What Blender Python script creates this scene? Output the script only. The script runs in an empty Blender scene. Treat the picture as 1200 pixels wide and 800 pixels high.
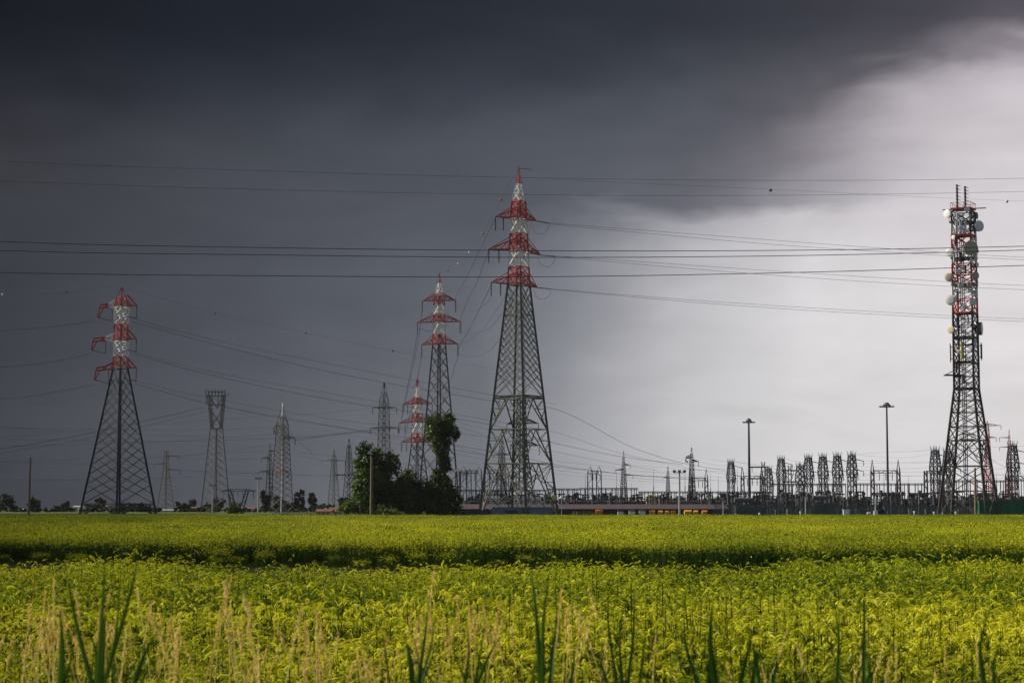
import bpy, bmesh, math, random
import numpy as np
from math import sin, cos, pi, sqrt, atan, radians
from mathutils import Vector, Matrix

random.seed(7)
rng = np.random.default_rng(7)
S = bpy.context.scene
C = S.collection
F = 1200 * 70 / 36.0            # focal length in photo pixels
PITCH = atan(196 / F)
CP, SP = cos(PITCH), sin(PITCH)
CAMZ = 1.85


def P(px, py, Y):
    """photo pixel -> world point at distance Y"""
    u = (px - 600) / F
    v = (400 - py) / F
    t = Y / (CP - v * SP)
    return Vector((t * u, Y, CAMZ + t * (SP + v * CP)))


# ------------------------------------------------------------------ materials
def nt(name):
    m = bpy.data.materials.new(name)
    m.use_nodes = True
    t = m.node_tree
    return m, t, t.nodes["Principled BSDF"]


def mat(name, col, rough=0.6, metal=0.0, var=0.25, scale=3.0, streak=False, spec=0.4):
    m, t, b = nt(name)
    tc = t.nodes.new("ShaderNodeTexCoord")
    mp = t.nodes.new("ShaderNodeMapping")
    if streak:
        mp.inputs["Scale"].default_value = (1, 1, 0.15)
    n = t.nodes.new("ShaderNodeTexNoise")
    n.inputs["Scale"].default_value = scale
    n.inputs["Detail"].default_value = 4
    r = t.nodes.new("ShaderNodeMix")
    r.data_type = "RGBA"
    d = [max(0, c * (1 - var)) for c in col]
    l = [min(1, c * (1 + var)) for c in col]
    r.inputs["A"].default_value = (*d, 1)
    r.inputs["B"].default_value = (*l, 1)
    L = t.links.new
    L(tc.outputs["Object"], mp.inputs["Vector"])
    L(mp.outputs["Vector"], n.inputs["Vector"])
    L(n.outputs["Fac"], r.inputs["Factor"])
    L(r.outputs["Result"], b.inputs["Base Color"])
    b.inputs["Roughness"].default_value = rough
    b.inputs["Metallic"].default_value = metal
    b.inputs["Specular IOR Level"].default_value = spec
    return m


def leafmat(name, c1, c2, trans=0.4, rough=0.5, world_scale=0.25, rand=0.6, spec=0.25):
    """plant material: colour varies over the place, leaf by leaf, part of the light goes through"""
    m, t, b = nt(name)
    L = t.links.new
    geo = t.nodes.new("ShaderNodeNewGeometry")
    n = t.nodes.new("ShaderNodeTexNoise")
    n.inputs["Scale"].default_value = world_scale
    n.inputs["Detail"].default_value = 3
    mpp = t.nodes.new("ShaderNodeMapping")
    mpp.inputs["Scale"].default_value = (.55, 1, 1)
    L(geo.outputs["Position"], mpp.inputs["Vector"])
    L(mpp.outputs["Vector"], n.inputs["Vector"])
    cmr = t.nodes.new("ShaderNodeMapRange")
    cmr.inputs["From Min"].default_value = .32
    cmr.inputs["From Max"].default_value = .68
    L(n.outputs["Fac"], cmr.inputs["Value"])
    mth = t.nodes.new("ShaderNodeMath")
    mth.operation = "ADD"
    mth.use_clamp = True
    m2 = t.nodes.new("ShaderNodeMath")
    m2.operation = "MULTIPLY_ADD"
    m2.inputs[1].default_value = rand
    m2.inputs[2].default_value = -rand / 2
    L(geo.outputs["Random Per Island"], m2.inputs[0])
    L(cmr.outputs[0], mth.inputs[0])
    L(m2.outputs[0], mth.inputs[1])
    r = t.nodes.new("ShaderNodeMix")
    r.data_type = "RGBA"
    r.inputs["A"].default_value = (*c1, 1)
    r.inputs["B"].default_value = (*c2, 1)
    L(mth.outputs[0], r.inputs["Factor"])
    L(r.outputs["Result"], b.inputs["Base Color"])
    b.inputs["Roughness"].default_value = rough
    b.inputs["Specular IOR Level"].default_value = spec
    tr = t.nodes.new("ShaderNodeBsdfTranslucent")
    L(r.outputs["Result"], tr.inputs["Color"])
    mx = t.nodes.new("ShaderNodeMixShader")
    mx.inputs["Fac"].default_value = trans
    L(b.outputs[0], mx.inputs[1])
    L(tr.outputs[0], mx.inputs[2])
    L(mx.outputs[0], t.nodes["Material Output"].inputs["Surface"])
    return m


M = {
    "steel": mat("galvanised_steel", (0.10, 0.10, 0.08), 0.75, 0.0, 0.35, 0.6, False, 0.2),
    "steel_dark": mat("weathered_steel", (0.024, 0.022, 0.024), 0.6, 0.2, 0.3, 0.6),
    "steel_comm": mat("dull_brown_steel", (0.06, 0.052, 0.05), 0.6, 0.1, 0.3, 0.6),
    "steel_mid": mat("grey_steel", (0.07, 0.07, 0.08), 0.55, 0.2, 0.3, 0.6),
    "steel_beige": mat("dusty_steel", (0.11, 0.10, 0.078), 0.6, 0.1, 0.3, 0.5),
    "steel_yellow": mat("yellowed_steel", (0.26, 0.20, 0.07), 0.6, 0.1, 0.3, 0.5),
    "steel_blue": mat("blue_grey_steel", (0.045, 0.055, 0.075), 0.5, 0.2, 0.3, 0.8),
    "steel_green": mat("green_painted_steel", (0.02, 0.09, 0.07), 0.5, 0.1, 0.3, 0.8),
    "steel_rust": mat("rusty_brown_steel", (0.085, 0.045, 0.035), 0.7, 0.1, 0.4, 0.8),
    "red": mat("red_paint", (0.42, 0.04, 0.018), 0.5, 0, 0.4, 0.5),
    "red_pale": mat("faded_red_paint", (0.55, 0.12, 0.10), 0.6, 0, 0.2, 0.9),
    "white": mat("white_paint", (0.68, 0.66, 0.63), 0.5, 0, 0.2, 0.5),
    "white_pale": mat("faded_white_paint", (0.6, 0.58, 0.58), 0.5, 0, 0.12, 0.9),
    "insul": mat("brown_glazed_ceramic", (0.035, 0.022, 0.018), 0.6, 0, 0.3, 4, False, 0.15),
    "insul_grey": mat("grey_polymer", (0.10, 0.105, 0.11), 0.6, 0, 0.3, 4, False, 0.2),
    "cable": mat("aluminium_cable", (0.05, 0.05, 0.055), 0.6, 0.3, 0.2, 0.3),
    "wood": mat("weathered_wood", (0.16, 0.115, 0.075), 0.85, 0, 0.4, 4, True),
    "dish_white": mat("white_dish", (0.68, 0.66, 0.66), 0.45, 0, 0.12, 2),
    "dish_beige": mat("beige_radome", (0.42, 0.34, 0.24), 0.55, 0, 0.15, 2),
    "dish_dark": mat("dark_dish_back", (0.12, 0.11, 0.11), 0.5, 0, 0.3, 2),
    "yellow": mat("yellow_plastic", (0.55, 0.42, 0.10), 0.5, 0, 0.2, 2),
    "orange": mat("orange_paint", (0.70, 0.22, 0.03), 0.5, 0, 0.25, 1.2),
    "amber": mat("amber_paint", (0.75, 0.36, 0.05), 0.5, 0, 0.25, 1.2),
    "boxwhite": mat("white_panel", (0.78, 0.75, 0.74), 0.5, 0, 0.10, 1.2),
    "blue": mat("blue_grey_panel", (0.13, 0.17, 0.24), 0.6, 0, 0.25, 0.8, True),
    "navy": mat("navy_panel", (0.03, 0.035, 0.07), 0.6, 0, 0.25, 0.8),
    "green": mat("dark_green_sheet", (0.008, 0.12, 0.045), 0.5, 0, 0.3, 0.8, True),
    "purple": mat("dull_purple_roof", (0.05, 0.033, 0.042), 0.8, 0, 0.3, 0.5),
    "roof_red": mat("clay_tile_roof", (0.13, 0.045, 0.03), 0.85, 0, 0.3, 1.5),
    "plaster": mat("pale_plaster", (0.55, 0.50, 0.44), 0.85, 0, 0.15, 1.2),
    "glass": mat("dark_window", (0.02, 0.025, 0.03), 0.15, 0, 0.2, 1),
    "rubber": mat("black_rubber", (0.02, 0.02, 0.02), 0.8, 0, 0.2, 2),
    "concrete": mat("concrete", (0.34, 0.33, 0.31), 0.85, 0, 0.2, 1.5),
    "brown": mat("brown_timber", (0.20, 0.11, 0.05), 0.8, 0, 0.4, 2),
    "fence": mat("green_grey_mesh", (0.05, 0.085, 0.08), 0.6, 0.1, 0.35, 1.2),
    "lamp": mat("lamp_housing", (0.12, 0.12, 0.13), 0.5, 0.2, 0.2, 1),
    "bark": mat("bark", (0.06, 0.045, 0.03), 0.9, 0, 0.4, 3, True),
    "leaf_dark": leafmat("dark_foliage", (0.009, 0.022, 0.002), (0.065, 0.105, 0.008), 0.35),
    "leaf_mid": leafmat("green_foliage", (0.035, 0.075, 0.006), (0.13, 0.20, 0.015), 0.4),
    "leaf_far": leafmat("far_foliage", (0.007, 0.013, 0.004), (0.022, 0.035, 0.008), 0.15, 0.8, 0.1),
    "ear": leafmat("barley_ear", (0.07, 0.16, 0.001), (0.98, 0.92, 0.04), 0.35, 0.45, 0.35, 1.4, 0.25),
    "awn": leafmat("barley_awn", (0.05, 0.12, 0.001), (0.85, 0.84, 0.03), 0.45, 0.45, 0.35, 1.4, 0.25),
    "ear_ripe": leafmat("riper_barley_ear", (0.28, 0.32, 0.004), (0.98, 0.94, 0.06), 0.4, 0.45, 0.35, 1.2, 0.25),
    "awn_ripe": leafmat("riper_barley_awn", (0.22, 0.27, 0.003), (0.96, 0.90, 0.05), 0.5, 0.45, 0.35, 1.2, 0.25),
    "ear_green": leafmat("greener_barley_ear", (0.03, 0.09, 0.001), (0.78, 0.82, 0.03), 0.35, 0.45, 0.35, 1.4, 0.25),
    "awn_green": leafmat("greener_barley_awn", (0.035, 0.09, 0.001), (0.55, 0.63, 0.02), 0.45, 0.45, 0.35, 1.4, 0.25),
    "blade": leafmat("barley_leaf", (0.008, 0.032, 0.001), (0.042, 0.095, 0.001), 0.3, 0.55, 0.35, 0.7, 0.12),
    "stem": leafmat("barley_stem", (0.010, 0.03, 0.001), (0.042, 0.072, 0.001), 0.1, 0.6, 0.35, 0.6, 0.12),
    "reed": leafmat("reed_leaf", (0.025, 0.075, 0.008), (0.07, 0.14, 0.015), 0.3, 0.65, 1.2, 0.5, 0.08),
    "straw": leafmat("dry_straw", (0.68, 0.47, 0.10), (0.98, 0.78, 0.26), 0.35, 0.6, 1.5),
}


# ------------------------------------------------------------------ mesh builder
class MB:
    def __init__(s):
        s.v, s.f, s.m = [], [], []
        s.mats = []

    def mi(s, m):
        if m not in s.mats:
            s.mats.append(m)
        return s.mats.index(m)

    def add(s, vs, fs, m):
        o = len(s.v)
        s.v += [tuple(v) for v in vs]
        k = s.mi(m)
        for f in fs:
            s.f.append(tuple(i + o for i in f))
            s.m.append(k)

    def beam(s, p, q, w, m, w2=None, caps=False):
        p, q = Vector(p), Vector(q)
        d = q - p
        if d.length < 1e-6:
            return
        d.normalize()
        a = Vector((0, 0, 1)) if abs(d.z) < 0.9 else Vector((1, 0, 0))
        x = d.cross(a).normalized()
        y = d.cross(x)
        vs = []
        for c, ww in ((p, w), (q, w2 or w)):
            for i, j in ((-1, -1), (1, -1), (1, 1), (-1, 1)):
                vs.append(c + x * (i * ww / 2) + y * (j * ww / 2))
        fs = [(0, 1, 5, 4), (1, 2, 6, 5), (2, 3, 7, 6), (3, 0, 4, 7)]
        if caps:
            fs += [(3, 2, 1, 0), (4, 5, 6, 7)]
        s.add(vs, fs, m)

    def box(s, c, size, m, rz=0.0):
        cx, cy, cz = c
        a, b, h = [k / 2 for k in size]
        vs = []
        for z in (-h, h):
            for x, y in ((-a, -b), (a, -b), (a, b), (-a, b)):
                vs.append((cx + x * cos(rz) - y * sin(rz), cy + x * sin(rz) + y * cos(rz), cz + z))
        s.add(vs, [(3, 2, 1, 0), (4, 5, 6, 7), (0, 1, 5, 4), (1, 2, 6, 5), (2, 3, 7, 6), (3, 0, 4, 7)], m)

    def lathe(s, p, d, prof, m, n=10, caps=True):
        """prof: list of (distance along d, radius)"""
        p, d = Vector(p), Vector(d).normalized()
        a = Vector((0, 0, 1)) if abs(d.z) < 0.9 else Vector((1, 0, 0))
        x = d.cross(a).normalized()
        y = d.cross(x)
        vs = []
        for h, r in prof:
            for k in range(n):
                t = 2 * pi * k / n
                vs.append(p + d * h + x * (r * cos(t)) + y * (r * sin(t)))
        fs = []
        for i in range(len(prof) - 1):
            for k in range(n):
                k2 = (k + 1) % n
                fs.append((i * n + k, i * n + k2, (i + 1) * n + k2, (i + 1) * n + k))
        if caps:
            fs.append(tuple(range(n))[::-1])
            fs.append(tuple((len(prof) - 1) * n + k for k in range(n)))
        s.add(vs, fs, m)

    def tube(s, pts, r, m, n=4):
        pts = [Vector(p) for p in pts]
        vs = []
        for i, p in enumerate(pts):
            d = (pts[min(i + 1, len(pts) - 1)] - pts[max(i - 1, 0)]).normalized()
            a = Vector((0, 0, 1)) if abs(d.z) < 0.9 else Vector((1, 0, 0))
            x = d.cross(a).normalized()
            y = d.cross(x)
            rr = r[i] if isinstance(r, (list, tuple)) else r
            for k in range(n):
                t = 2 * pi * (k + .5) / n
                vs.append(p + x * (rr * cos(t)) + y * (rr * sin(t)))
        fs = []
        for i in range(len(pts) - 1):
            for k in range(n):
                k2 = (k + 1) % n
                fs.append((i * n + k, i * n + k2, (i + 1) * n + k2, (i + 1) * n + k))
        fs.append(tuple(range(n))[::-1])
        fs.append(tuple((len(pts) - 1) * n + k for k in range(n)))
        s.add(vs, fs, m)

    def mesh(s, name):
        me = bpy.data.meshes.new(name)
        me.from_pydata(s.v, [], s.f)
        for m in s.mats:
            me.materials.append(M[m])
        me.polygons.foreach_set("material_index", s.m)
        me.update()
        return me

    def build(s, name, parent=None, loc=(0, 0, 0)):
        o = bpy.data.objects.new(name, s.mesh(name))
        C.objects.link(o)
        o.location = loc
        if parent:
            o.parent = parent
        return o


def tag(o, label=None, cat=None, group=None, kind=None):
    if label: o["label"] = label
    if cat: o["category"] = cat
    if group: o["group"] = group
    if kind: o["kind"] = kind
    return o


def empty(name, loc, label, cat, group=None, rz=0):
    o = bpy.data.objects.new(name, None)
    C.objects.link(o)
    o.location = loc
    o.rotation_euler = (0, 0, rz)
    o.empty_display_size = 0.5
    return tag(o, label, cat, group)


def link_copy(o, parent=None):
    c = o.copy()
    C.objects.link(c)
    c.parent = parent
    for ch in o.children:
        link_copy(ch, c)
    return c


def place_copy(o, loc, rz=0, scale=1.0, label=None, group=None):
    c = link_copy(o)
    c.location = loc
    c.rotation_euler = (0, 0, rz)
    c.scale = (scale, scale, scale) if not isinstance(scale, tuple) else scale
    tag(c, label, None, group)
    return c


def ground_pt(px, D, z=0.0):
    p = P(px, 600, D)
    return Vector((p.x, D, z))


# insulator strings share one mesh per kind
def insulator_mesh(L, r, m, n=6, discs=8):
    b = MB()
    prof = []
    for i in range(discs):
        z = L * i / discs
        prof += [(z, r * .35), (z + L / discs * .35, r), (z + L / discs * .6, r * .35)]
    prof.append((L, r * .35))
    b.lathe((0, 0, 0), (0, 0, -1), prof, m, n)
    return b.mesh("insulator")


INS = insulator_mesh(1.0, 0.16, "insul", 6, 10)


def insulator(parent, loc, L, thick=1.0, direction=None, name="insulator"):
    o = bpy.data.objects.new(name, INS)
    C.objects.link(o)
    o.parent = parent
    o.location = loc
    o.scale = (thick, thick, L)
    if direction is not None:
        d = Vector(direction).normalized()
        o.rotation_mode = "QUATERNION"
        o.rotation_quaternion = Vector((0, 0, -1)).rotation_difference(d)
    return o


# ------------------------------------------------------------------ lattice towers
class Tower:
    def __init__(s, name, label, cat, px, D, rot=9, group=None):
        s.D, s.px = D, px
        s.base = ground_pt(px, D)
        s.root = empty(name, s.base, label, cat, group)
        s.rot = radians(rot)
        s.k = D / F
        mx = max(abs(cos(s.rot)), abs(sin(s.rot)))
        s.mx = mx

    def z(s, py):
        return max(0.0, P(s.px, py, s.D).z)

    def corners(s, py, w):
        """w = visible full width in px"""
        R = w / 2 * s.k / s.mx
        z = s.z(py) if py < 602 else 0.0
        return [Vector((R * cos(s.rot + i * pi / 2), R * sin(s.rot + i * pi / 2), z)) for i in range(4)]

    def width(s, prof, py):
        for (y0, w0), (y1, w1) in zip(prof, prof[1:]):
            if y0 <= py <= y1:
                return w0 + (w1 - w0) * (py - y0) / (y1 - y0)
        return prof[-1][1] if py > prof[-1][0] else prof[0][1]

    def panels(s, b, prof, y0, y1, n, m, leg=None, brace=0.12, style="X", ring=False, grow=1.0):
        """lattice between photo rows y0 (top) and y1 (bottom)"""
        hs = [grow ** i for i in range(n)]
        tot = sum(hs)
        ys = [y0]
        for h in hs:
            ys.append(ys[-1] + (y1 - y0) * h / tot)
        leg0, brace0 = leg, brace
        for i in range(n):
            A = s.corners(ys[i], s.width(prof, ys[i]))
            B = s.corners(ys[i + 1], s.width(prof, ys[i + 1]))
            ww = (s.width(prof, ys[i]) + s.width(prof, ys[i + 1])) / 2 * s.k
            leg = min(leg0, ww * .115) if leg0 else None
            brace = min(brace0, ww * .05)
            for k in range(4):
                k2 = (k + 1) % 4
                if leg:
                    b.beam(A[k], B[k], leg, m)
                if style == "X":
                    b.beam(A[k], B[k2], brace, m)
                    b.beam(A[k2], B[k], brace, m)
                elif style == "Z":
                    if i % 2:
                        b.beam(A[k], B[k2], brace, m)
                    else:
                        b.beam(A[k2], B[k], brace, m)
                elif style == "K":
                    mid = (A[k] + A[k2]) / 2
                    b.beam(mid, B[k], brace * 1.3, m)
                    b.beam(mid, B[k2], brace * 1.3, m)
                    for q in (B[k], B[k2]):
                        a = A[k] if q is B[k] else A[k2]
                        for t in (.33, .66):
                            b.beam(mid.lerp(q, t), a.lerp(q, t), brace * .7, m)
                            b.beam(mid.lerp(q, t), a.lerp(q, t - .3), brace * .7, m)
                if ring or (style == "K"):
                    b.beam(A[k], A[k2], brace * 1.1, m)

    def arm(s, side, py, tip_px, rise, prof, m, tip_py=None, w=0.12, n=5, ang=0.0, name="crossarm", droop=0):
        """triangular truss arm; tip_px is photo x of the tip, rise = px of root height above the chord"""
        b = MB()
        z0 = s.z(py)
        zt = s.z(tip_py if tip_py else py)
        z1 = s.z(py - rise)
        x = (tip_px - s.px) * s.k
        tip = Vector((x * cos(ang), abs(x) * sin(ang), zt))
        cb = s.corners(py, s.width(prof, py))
        ct = s.corners(py - rise, s.width(prof, py - rise))
        cb.sort(key=lambda c: -c.x * side)
        ct.sort(key=lambda c: -c.x * side)
        # the roots: the outer corner and the two middle corners
        for i in (1, 2):
            b.beam(tip, cb[i], w, m)
            b.beam(tip, ct[i], w, m)
            for j in range(1, n):
                t0, t1 = j / n, (j - 1) / n
                p = tip.lerp(cb[i], t0)
                q = tip.lerp(ct[i], t0)
                b.beam(p, q, w * .7, m)
                b.beam(p, tip.lerp(ct[i], min(1, t0 + 1 / n)), w * .7, m)
        b.beam(tip, cb[0], w, m)
        b.beam(tip, ct[0], w, m)
        for j in range(1, n):
            t = j / n
            b.beam(tip.lerp(cb[1], t), tip.lerp(cb[2], t), w * .6, m)
        b.build(name, s.root)
        return tip


def ladder(T, prof, y0, y1, corner, m, off=0.35, step=1.6):
    b = MB()
    n = 30
    pts = []
    for i in range(n + 1):
        y = y0 + (y1 - y0) * i / n
        c = T.corners(y, T.width(prof, y))[corner]
        pts.append(c + Vector((off, 0, 0)))
    b.tube(pts, 0.05, m)
    for i in range(0, int((T.z(y0) - T.z(y1)) / step)):
        z = T.z(y1) + i * step
        t = (T.z(y0) - z) / (T.z(y0) - T.z(y1))
        y = y0 + (y1 - y0) * t
        c = T.corners(y, T.width(prof, y))[corner]
        b.beam((c.x, c.y, z), (c.x + off * 1.3, c.y, z), 0.09, m)
    b.build("ladder", T.root)


def danube(name, label, px, D, ytop, bands, arms, prof, low, lowmat, armmat, leg=0.3, brace=0.13, rot=9, group=None,
           ins=2.3, ins_t=1.0, lowpan=(10, "X"), twin=False):
    """pylon with a pointed peak, painted bands and triangular crossarms.
    bands: (y0, y1, material, panels); arms: (y, left tip x, left tip y, right tip x, right tip y, rise)"""
    T = Tower(name, label, "pylon", px, D, rot, group)
    b = MB()
    for (y0, y1, m, n) in bands:
        T.panels(b, prof, y0, y1, n, m, leg * .8, brace, "X", ring=True)
    b.build("mast", T.root)
    tips = []
    for a in arms:
        y, lx, ly, rx, ry, rise = a[:6]
        am = a[6] if len(a) > 6 else armmat
        for side, tx, ty in ((-1, lx, ly), (1, rx, ry)):
            if tx is None:
                tips.append(None)
                continue
            tip = T.arm(side, y, tx, rise, prof, am, ty, brace * .95)
            tips.append(tip)
            if ins and not (px == 608 and side > 0):
                insulator(T.root, tip, ins, ins_t)
                if twin and side < 0:
                    insulator(T.root, tip.lerp(Vector((0, 0, tip.z)), .34), ins, ins_t)
    return T, tips, low, lowmat


def low_body(T, prof, y0, y1, m, leg, brace, n=10, style="X", grow=1.08, rings=()):
    A = T.corners(y0, T.width(prof, y0))
    B = T.corners(y1, T.width(prof, y1))
    for k in range(4):
        b = MB()
        b.beam(A[k], B[k], leg, m, leg * 1.15)
        b.beam(B[k] + Vector((0, 0, 0.25)), B[k] - Vector((0, 0, .3)), leg * 3, "concrete", caps=True)
        b.build("leg", T.root)
    b = MB()
    T.panels(b, prof, y0, y1, n, m, None, brace, style, ring=False, grow=grow)
    for y in rings:
        c = T.corners(y, T.width(prof, y))
        for k in range(4):
            b.beam(c[k], c[(k + 1) % 4], brace * 1.4, m)
    b.build("bracing", T.root)


PYG = "painted lattice pylons with red and white tops"
# 1 --- the tallest pylon in the middle
prof1 = [(198, 1.5), (216, 7), (236, 16), (256, 19), (293, 22), (334, 26), (464, 55.5), (603, 93)]
T1, tips1, _, _ = danube(
    "transmission_pylon", "tallest red and white topped lattice pylon, standing right of the trees, grey legs spread wide",
    608, 345, 198,
    [(198, 216, "red", 3), (216, 236, "white", 2), (236, 256, "red", 2), (256, 274, "white", 1), (274, 293, "red", 2),
     (293, 313, "white", 1), (313, 334, "red", 2)],
    [(256, 580.5, 254, 629, 259, 13), (293, 572.5, 292, 634, 299, 15), (333, 575.5, 331, 630, 337, 14)],
    prof1, None, None, "red", 0.34, 0.13, 10, PYG, ins=2.4, ins_t=1.1, twin=True)
A = T1.corners(334, 26)
B = T1.corners(603, 93)
for k in range(4):
    b = MB()
    b.beam(A[k], B[k], 0.34, "steel", 0.44)
    b.beam(B[k] + Vector((0, 0, 0.3)), B[k] - Vector((0, 0, .3)), 1.0, "concrete", caps=True)
    b.build("leg", T1.root)
b = MB()
# dense parallel diagonals between the legs
def dense(T, b, prof, y0, y1, n, m, brace, span=2):
    ys = [y0 + (y1 - y0) * i / n for i in range(n + 1)]
    cs = [T.corners(y, T.width(prof, y)) for y in ys]
    for i in range(n - span + 1):
        for k in range(4):
            k2 = (k + 1) % 4
            b.beam(cs[i][k], cs[i + span][k2], brace, m)
            b.beam(cs[i][k2], cs[i + span][k], brace * .55, m)
    for k in range(4):
        b.beam(cs[0][k], cs[0][(k + 1) % 4], brace * 1.3, m)
dense(T1, b, prof1, 334, 464, 15, "steel", 0.12, 3)
for y in (369, 464, 467, 503, 543):
    c = T1.corners(y, T1.width(prof1, y))
    for k in range(4):
        b.beam(c[k], c[(k + 1) % 4], 0.16 if y > 400 else .12, "steel")
T1.panels(b, prof1, 467, 503, 1, "steel", None, 0.13, "K")
T1.panels(b, prof1, 503, 543, 1, "steel", None, 0.13, "K")
T1.panels(b, prof1, 543, 603, 1, "steel", None, 0.13, "K")
T1.panels(b, prof1, 543, 603, 2, "steel", None, 0.10, "X")
c = T1.corners(466, T1.width(prof1, 466))
b.beam(c[0], c[2], .16, "steel"); b.beam(c[1], c[3], .16, "steel")
b.build("bracing", T1.root)
ladder(T1, prof1, 338, 600, 3, "steel")
for dx, y in ((-43.5, 583), (41.5, 583)):           # yellow danger plates on the outer legs
    b = MB()
    x = dx * T1.k
    b.box((x, -1.2, T1.z(y)), (0.75, 0.05, 0.8), "yellow")
    b.build("warning_plate", T1.root)
b = MB()
b.beam((0, 0, T1.z(198)), (0, 0, T1.z(194)), .12, "red", caps=True)
b.beam((0, 0, T1.z(197.5)), (2.2, -.3, T1.z(199)), .08, "cable", caps=True)
b.build("peak_rod", T1.root)

# 2 --- pylon on the left with drooping frame arms
prof2 = [(337, 1.2), (357, 17), (380, 15.5), (432, 17), (598, 86)]
T2 = Tower("transmission_pylon", "red and white topped pylon at the left with dark legs and stepped frame arms", "pylon", 138.5, 430, 9, PYG)
b = MB()
for y0, y1, m, n in [(337, 360, "red", 2), (360, 380, "white", 2), (380, 400, "red", 2), (400, 418, "white", 2), (418, 432, "red", 1)]:
    T2.panels(b, prof2, y0, y1, n, m, 0.26, 0.16, "X", ring=True)
b.build("mast", T2.root)
def frame_arm(T, y, lx, rx, yd, mi):
    """arm built out from the mast, with a hanging rectangular frame at the tip"""
    for side, tx in ((-1, lx), (1, rx)):
        b = MB()
        x = (tx - T.px) * T.k
        x0 = side * 7 * T.k
        zt, zb = T.z(y), T.z(y + yd)
        xm = x0 + (x - x0) * .45
        if side < 0:
            for yy in (-.8, .8):
                b.beam((x0, yy, T.z(y - 7)), (xm, yy * .7, T.z(y - 2)), .22, mi)
                b.beam((x0, yy, T.z(y + 3)), (xm, yy * .7, T.z(y + 1)), .22, mi)
                b.beam((x0, yy, T.z(y - 7)), ((x0 + xm) / 2, yy * .8, T.z(y + 2)), .16, mi)
                b.beam((xm, yy * .7, T.z(y - 2)), (x, yy * .3, zt), .24, "red")
                b.beam((xm, yy * .7, T.z(y + 2)), (x, yy * .3, T.z(y + 3)), .24, "red")
                b.beam((xm, yy * .7, T.z(y - 2)), ((xm + x) / 2, yy * .4, T.z(y + 3)), .16, "red")
            b.beam((x, 0, zt), (x - .5, 0, zb), .26, "red")
            b.beam((x + .7, 0, T.z(y + 3)), (x - .3, 0, zb), .2, "red")
        else:
            for yy in (-.8, .8):
                b.beam((x0, yy, T.z(y - 12)), (x, 0, T.z(y)), .22, "red")
                b.beam((x0, yy, T.z(y)), (x, 0, T.z(y)), .22, "red")
                b.beam((x0, yy, T.z(y - 6)), ((x0 + x) / 2, yy * .5, T.z(y)), .16, "red")
        b.build("crossarm", T.root)
        if side < 0:
            p1, p2 = Vector((x - .4, 0, zb)), Vector((x + 2.6, 0, T.z(y + yd + 4)))
            insulator(T.root, p1, (p2 - p1).length, 1.0, p2 - p1)
            p3 = Vector((x + 2.6, 0, T.z(y + 3)))
            insulator(T.root, p3, p3.z - p2.z, .9)
        else:
            p1 = Vector((x, 0, zt)); L = zt - T.z(y + 15)
            insulator(T.root, p1, L, .9)
            p1 = Vector((x, 0, T.z(y + 15))); p2 = Vector((x0 * .7, 0, T.z(y + 12)))
            insulator(T.root, p1, (p2 - p1).length, .8, p2 - p1)
frame_arm(T2, 358, 113.5, 156.5, 14, "white")
frame_arm(T2, 397, 106.5, 156.5, 13, "white")
frame_arm(T2, 431, 110.5, 157, 14, "red")
for k in range(4):
    b = MB()
    Aq, Bq = T2.corners(432, 17)[k], T2.corners(603, 88)[k]
    b.beam(Aq, Bq, .34, "steel_dark", .42)
    b.beam(Bq + Vector((0, 0, 0.3)), Bq - Vector((0, 0, .3)), 1.1, "concrete", caps=True)
    b.build("leg", T2.root)
b = MB()
dense(T2, b, [(432, 17), (603, 88)], 432, 590, 14, "steel_dark", 0.115, 2)
T2.panels(b, [(432, 17), (603, 88)], 590, 603, 1, "steel_dark", None, .17, "K")
b.build("bracing", T2.root)

# 3 --- second painted pylon behind the trees
prof3 = [(320, 1.2), (332, 5), (347, 11), (358, 13), (378, 14), (405, 15), (490, 30), (603, 50)]
T3, tips3, _, _ = danube(
    "transmission_pylon", "red and white topped lattice pylon rising behind the tall ivy covered tree", 514, 520, 320,
    [(320, 332, "red", 2), (332, 347, "white", 2), (347, 358, "red", 1), (358, 370, "white", 1), (370, 378, "red", 1),
     (378, 392, "white", 1), (392, 405, "red", 1)],
    [(352, 494, 353, 533.5, 352, 9), (377, 488.5, 378, 539.5, 377, 10), (403, 493.5, 404, 536, 403, 10)],
    prof3, None, None, "red", 0.30, 0.14, 9, PYG, ins=3.1, ins_t=1.3)
low_body(T3, prof3, 405, 603, "steel_mid", .36, .13, 11, "X", 1.07)
# 4 --- third painted pylon
prof4 = [(444, 1.2), (452, 5), (466, 9), (474, 11), (520, 13), (603, 34)]
T4, tips4, _, _ = danube(
    "transmission_pylon", "smallest red and white topped pylon, between the leafy clump and the ivy tree", 488.5, 750, 444,
    [(444, 454, "red", 1), (454, 466, "white", 2), (466, 474, "red", 1), (474, 485, "white", 1), (485, 495, "red", 1),
     (495, 508, "white", 1), (508, 520, "red", 1)],
    [(473, 471.5, 474, 506, 473, 7), (494, 467, 496, 509, 495, 7), (518, 470, 518, 507, 518, 7)],
    prof4, None, None, "red", 0.38, 0.18, 9, PYG, ins=3.6, ins_t=1.6, twin=True)
low_body(T4, prof4, 520, 603, "steel_mid", .40, .17, 6, "X", 1.12)

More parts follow.
